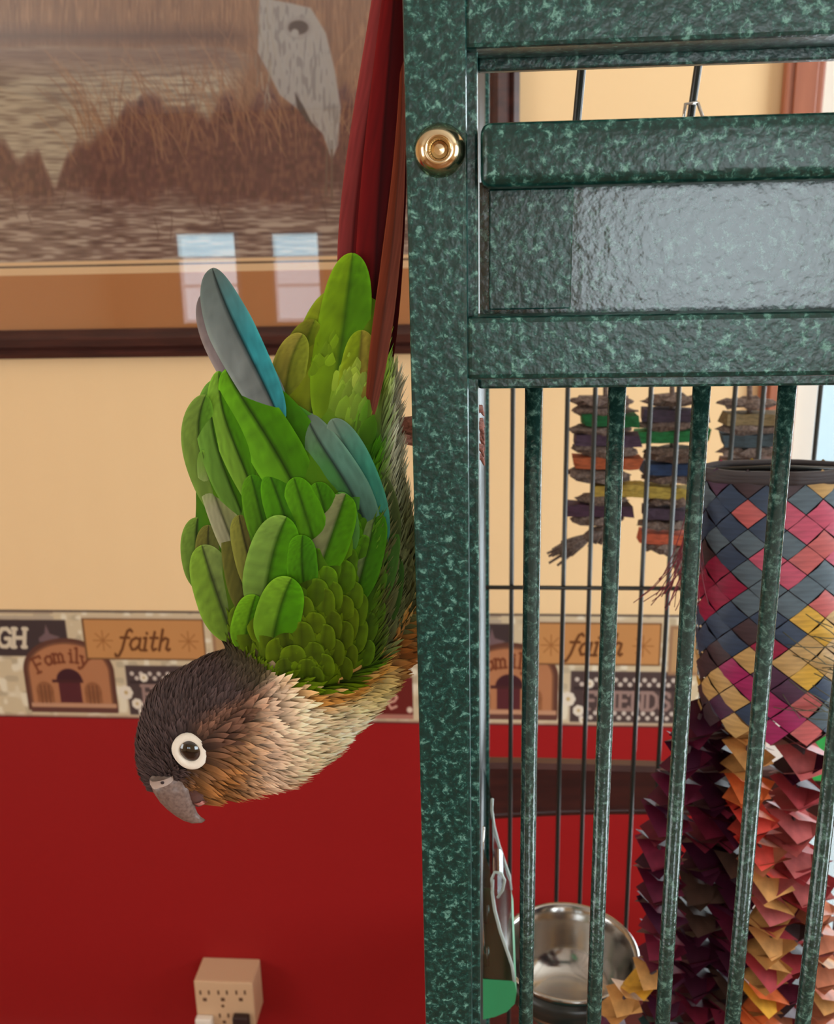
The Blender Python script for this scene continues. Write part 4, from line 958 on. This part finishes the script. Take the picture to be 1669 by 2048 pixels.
    def dirs(ix):
        d = np.stack([u[ix]-330, v[ix]-1575], 1).astype(float); d /= np.linalg.norm(d, axis=1)[:, None]+1e-6
        thr = np.clip((hq[ix]-15)/50, 0, 1)*np.clip((560-u[ix])/200+.4, .25, 1)
        d = d*(1-thr[:, None]*.55)+np.array([.55, .85])*thr[:, None]*.55
        nk = np.clip((u[ix]-560)/120, 0, 1)[:, None]; d = d*(1-nk*.5)+np.array([1., .25])*nk*.5
        d += rng.normal(0, .10, d.shape)
        w = d[:, :1]*Rr+d[:, 1:]*Dn; n_ = Nn[ix]; w = w-n_*(w*n_).sum(1)[:, None]; return w/(np.linalg.norm(w, axis=1)[:, None]+1e-9)
    def plumage(nm, ix, L, Wd, l0, l1, dark, light, cup, dirf, ns=4, na=2, point=2.4, mul=1.):
        n = len(ix)
        if not n: return
        t = dirf(ix); Lr = L*rng.uniform(.8, 1.25, n); Wr = Wd*rng.uniform(.8, 1.2, n)
        VV, FF, S, A = feather_geo(V[ix]-t*Lr[:, None]*.35, t, Nn[ix], Lr, Wr, np.full(n, l0), l1*rng.uniform(.6, 1.4, n), cup, ns, na, point)
        base = plum_col(u[ix], v[ix])*rng.uniform(.86, 1.14, n)[:, None]*mul
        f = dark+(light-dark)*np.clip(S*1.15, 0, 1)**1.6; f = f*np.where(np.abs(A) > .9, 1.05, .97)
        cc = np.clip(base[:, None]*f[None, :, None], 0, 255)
        o = mesh(nm, VV.reshape(-1, 3), FF.reshape(-1, 4), M['feather'], e, lin(cc.reshape(-1, 3))); o['kind'] = 'stuff'; return o
    sel = crown & ~bill & ~inring
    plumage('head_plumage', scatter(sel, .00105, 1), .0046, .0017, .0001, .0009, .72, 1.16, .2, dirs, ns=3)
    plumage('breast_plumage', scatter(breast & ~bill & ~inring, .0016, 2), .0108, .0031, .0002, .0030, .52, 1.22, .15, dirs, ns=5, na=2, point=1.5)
    # green body elsewhere (flank, under the wing): tailward
    def tailward(ix):
        w = np.tile(-Dn+.12*Rr, (len(ix), 1))+rng.normal(0, .12, (len(ix), 3)); n_ = Nn[ix]; w = w-n_*(w*n_).sum(1)[:, None]; return w/(np.linalg.norm(w, axis=1)[:, None]+1e-9)
    gsel = (v < vb+4) & (fac > -.6) & (v > 640)
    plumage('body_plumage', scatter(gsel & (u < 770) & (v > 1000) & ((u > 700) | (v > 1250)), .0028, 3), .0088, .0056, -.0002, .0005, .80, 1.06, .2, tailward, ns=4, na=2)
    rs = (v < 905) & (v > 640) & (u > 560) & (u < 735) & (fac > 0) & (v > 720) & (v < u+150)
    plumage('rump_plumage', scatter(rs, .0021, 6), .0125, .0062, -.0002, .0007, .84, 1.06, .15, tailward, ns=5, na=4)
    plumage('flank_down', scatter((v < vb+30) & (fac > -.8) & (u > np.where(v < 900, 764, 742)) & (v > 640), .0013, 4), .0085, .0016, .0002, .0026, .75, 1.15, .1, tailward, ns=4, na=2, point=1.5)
    # --- eye with bare white ring
    h, nn = hit(384, 1497); s = depth(h)/F
    nn = nn*.55+VIEW*.45; nn /= np.linalg.norm(nn)
    a1 = Rr-nn*(Rr@nn); a1 /= np.linalg.norm(a1); a2 = np.cross(nn, a1)
    hr, _ = hit(381, 1502); hr = hr if hr is not None else h
    def disc(c, prof, ex, ey, rot, n=40, off=(0, 0)):
        th = np.linspace(0, 2*math.pi, n, endpoint=False); VV = []
        for r, z in prof:
            k = min(1, r*1.2)
            X, Y2 = r*ex*np.cos(th)*(1+.10*np.clip(-np.cos(th+.75), 0, 1)**3)+off[0]*k, r*ey*np.sin(th)+off[1]*k
            VV.append(c+np.outer(X*math.cos(rot)-Y2*math.sin(rot), a1)+np.outer(X*math.sin(rot)+Y2*math.cos(rot), a2)+nn*z)
        return np.concatenate(VV), [[i*n+j, i*n+(j+1) % n, (i+1)*n+(j+1) % n, (i+1)*n+j] for i in range(len(prof)-1) for j in range(n)]
    ringm = pmat('bare white skin', (232, 222, 208), rough=.6, bump=(2600, .35, .0003))
    VV, FF = disc(hr+nn*.0006, [(1.03, -.0022), (1.0, -.0004), (.92, .0003), (.78, .0006), (.64, .0006), (.56, .0002), (.48, -.0004)], 35*s, 39*s, .35); er = mesh('eye_ring', VV, FF, ringm, e); er['label'] = 'bare white skin ring around the eye'
    R = 26*s; ec = hr+a1*3*s+a2*4*s+nn*(.0004-.2*R)
    prof = [(math.sin(t)*R, math.cos(t)*R) for t in np.linspace(.001, 2.0, 14)]
    VV, FF = disc(ec, [(r, z*.5) for r, z in prof], 1, 1.06, .35, 32); ey = mesh('eye', VV, FF, pmat('dark brown iris', (52, 42, 40), rough=.08, spec=.6, coat=1), e)
    VV, FF = disc(ec+nn*.00022, [(math.sin(t)*R, math.cos(t)*R*.5) for t in np.linspace(.001, .62, 8)], 1, 1.05, .35, 28); mesh('pupil', VV, FF, pmat('black pupil', (8, 7, 8), rough=.05, spec=.6, coat=1), ey)
    # --- bill
    bc = hit(352, 1545)[0]; yb = bc[1]+.0035
    beakm = pmat('grey brown horn', (128, 106, 98), rough=.38, vary=(900, (98, 78, 72), .35, .7, (1, 1, 1)), spec=.45)
    def horn(nm, secs, mt, kd, par=e, y=yb):
        VV = []; n = 20
        for (ax, ay, bx, by, dy) in secs:
            A, B = P(ax, ay, y+dy), P(bx, by, y+dy); c = (A+B)/2; r = (B-A)/2; rl = np.linalg.norm(r)
            for j in range(n):
                th = 2*math.pi*j/n; VV.append(c+r*math.cos(th)+np.array([0, -1, 0])*rl*kd*math.sin(th))
        k = len(secs); FF = [[i*n+j, i*n+(j+1) % n, (i+1)*n+(j+1) % n, (i+1)*n+j] for i in range(k-1) for j in range(n)]+[list(range(n)), [(k-1)*n+j for j in range(n)][::-1]]
        return mesh(nm, VV, FF, mt, par)
    up = horn('upper_bill', [(306, 1548, 374, 1540, .002), (302, 1562, 378, 1555, 0), (308, 1580, 383, 1578, 0), (319, 1597, 386, 1596, 0), (334, 1613, 389, 1609, 0), (350, 1627, 391, 1619, .0004), (366, 1638, 395, 1628, .0008), (384, 1645, 402, 1635, .001), (402, 1645, 411, 1640, .0012)], beakm, .72)
    horn('lower_bill', [(366, 1578, 408, 1570, .001), (374, 1594, 410, 1586, .001), (384, 1606, 410, 1600, .001), (394, 1612, 408, 1608, .001)], pmat('dark horn', (92, 62, 58), rough=.5), .7)
    horn('tongue_edge', [(388, 1606, 404, 1602, -.0005), (396, 1610, 414, 1604, -.0005), (410, 1606, 416, 1602, -.0005)], pmat('pink skin', (190, 120, 110), rough=.5), .6)
    ce = horn('cere', [(300, 1556, 352, 1546, -.0016), (301, 1566, 350, 1562, -.0018), (308, 1577, 344, 1573, -.001)], pmat('pale cere', (186, 166, 156), rough=.6), .72)
    cp = P(326, 1565, yb-.0062)
    d = Vector(ray(325, 1565).tolist()).normalized(); bt = BVHTree.FromPolygons([tuple(ce.matrix_basis @ v_.co + e.location) for v_ in ce.data.vertices], [list(p.vertices) for p in ce.data.polygons]).ray_cast(CV, d)
    cp = np.array(bt[0]) if bt[0] is not None else cp
    VV, FF = tube_geo([cp-VIEW*.0006, cp+VIEW*.00015], [.00075, .0006], 12); mesh('nostril', VV, FF, pmat('dark nostril', (40, 26, 28), rough=.8), ce)
    # --- feet holding the side wires
    skin = pmat('reddish grey scaly skin', (186, 122, 108), rough=.6, vary=(700, (136, 84, 74), .4, .65, (1, 1, 2)), bump=(1500, .6, .0006))
    for k, (dz, y) in enumerate(((0, .3045), (-.004, .330))):
        a = P(752, 862, y)+np.array([0, 0, dz]); b = P(792, 850, y)+np.array([0, 0, dz]); X = -.0052
        parts = [tube_geo([a, (a+b)/2, b], [.0042, .0034, .003], 10)]
        for q, (zz, yy, r) in enumerate(((.004, -.004, .0021), (.0, -.002, .0023), (-.0045, -.0035, .0020), (-.002, .007, .0018))):
            c0 = b; c1 = np.array([-.0135, y+yy, b[2]+zz*.8]); c2 = np.array([X-.0030, y+yy*1.3, b[2]+zz*1.3]); c3 = np.array([X+.0028, y+yy*1.2, b[2]+zz*1.5]); c4 = np.array([X+.0036, y+yy*.6, b[2]+zz*1.6-.003])
            parts.append(tube_geo([c0, (c0+c1)/2+np.array([0, -.0005, 0]), c1, (c1+c2)/2, c2, c3, c4], [r*1.1, r, r*1.12, r*.95, r*.9, r*.6, .0003], 10))
        mesh('foot', *merge(parts), skin, e)
conure()
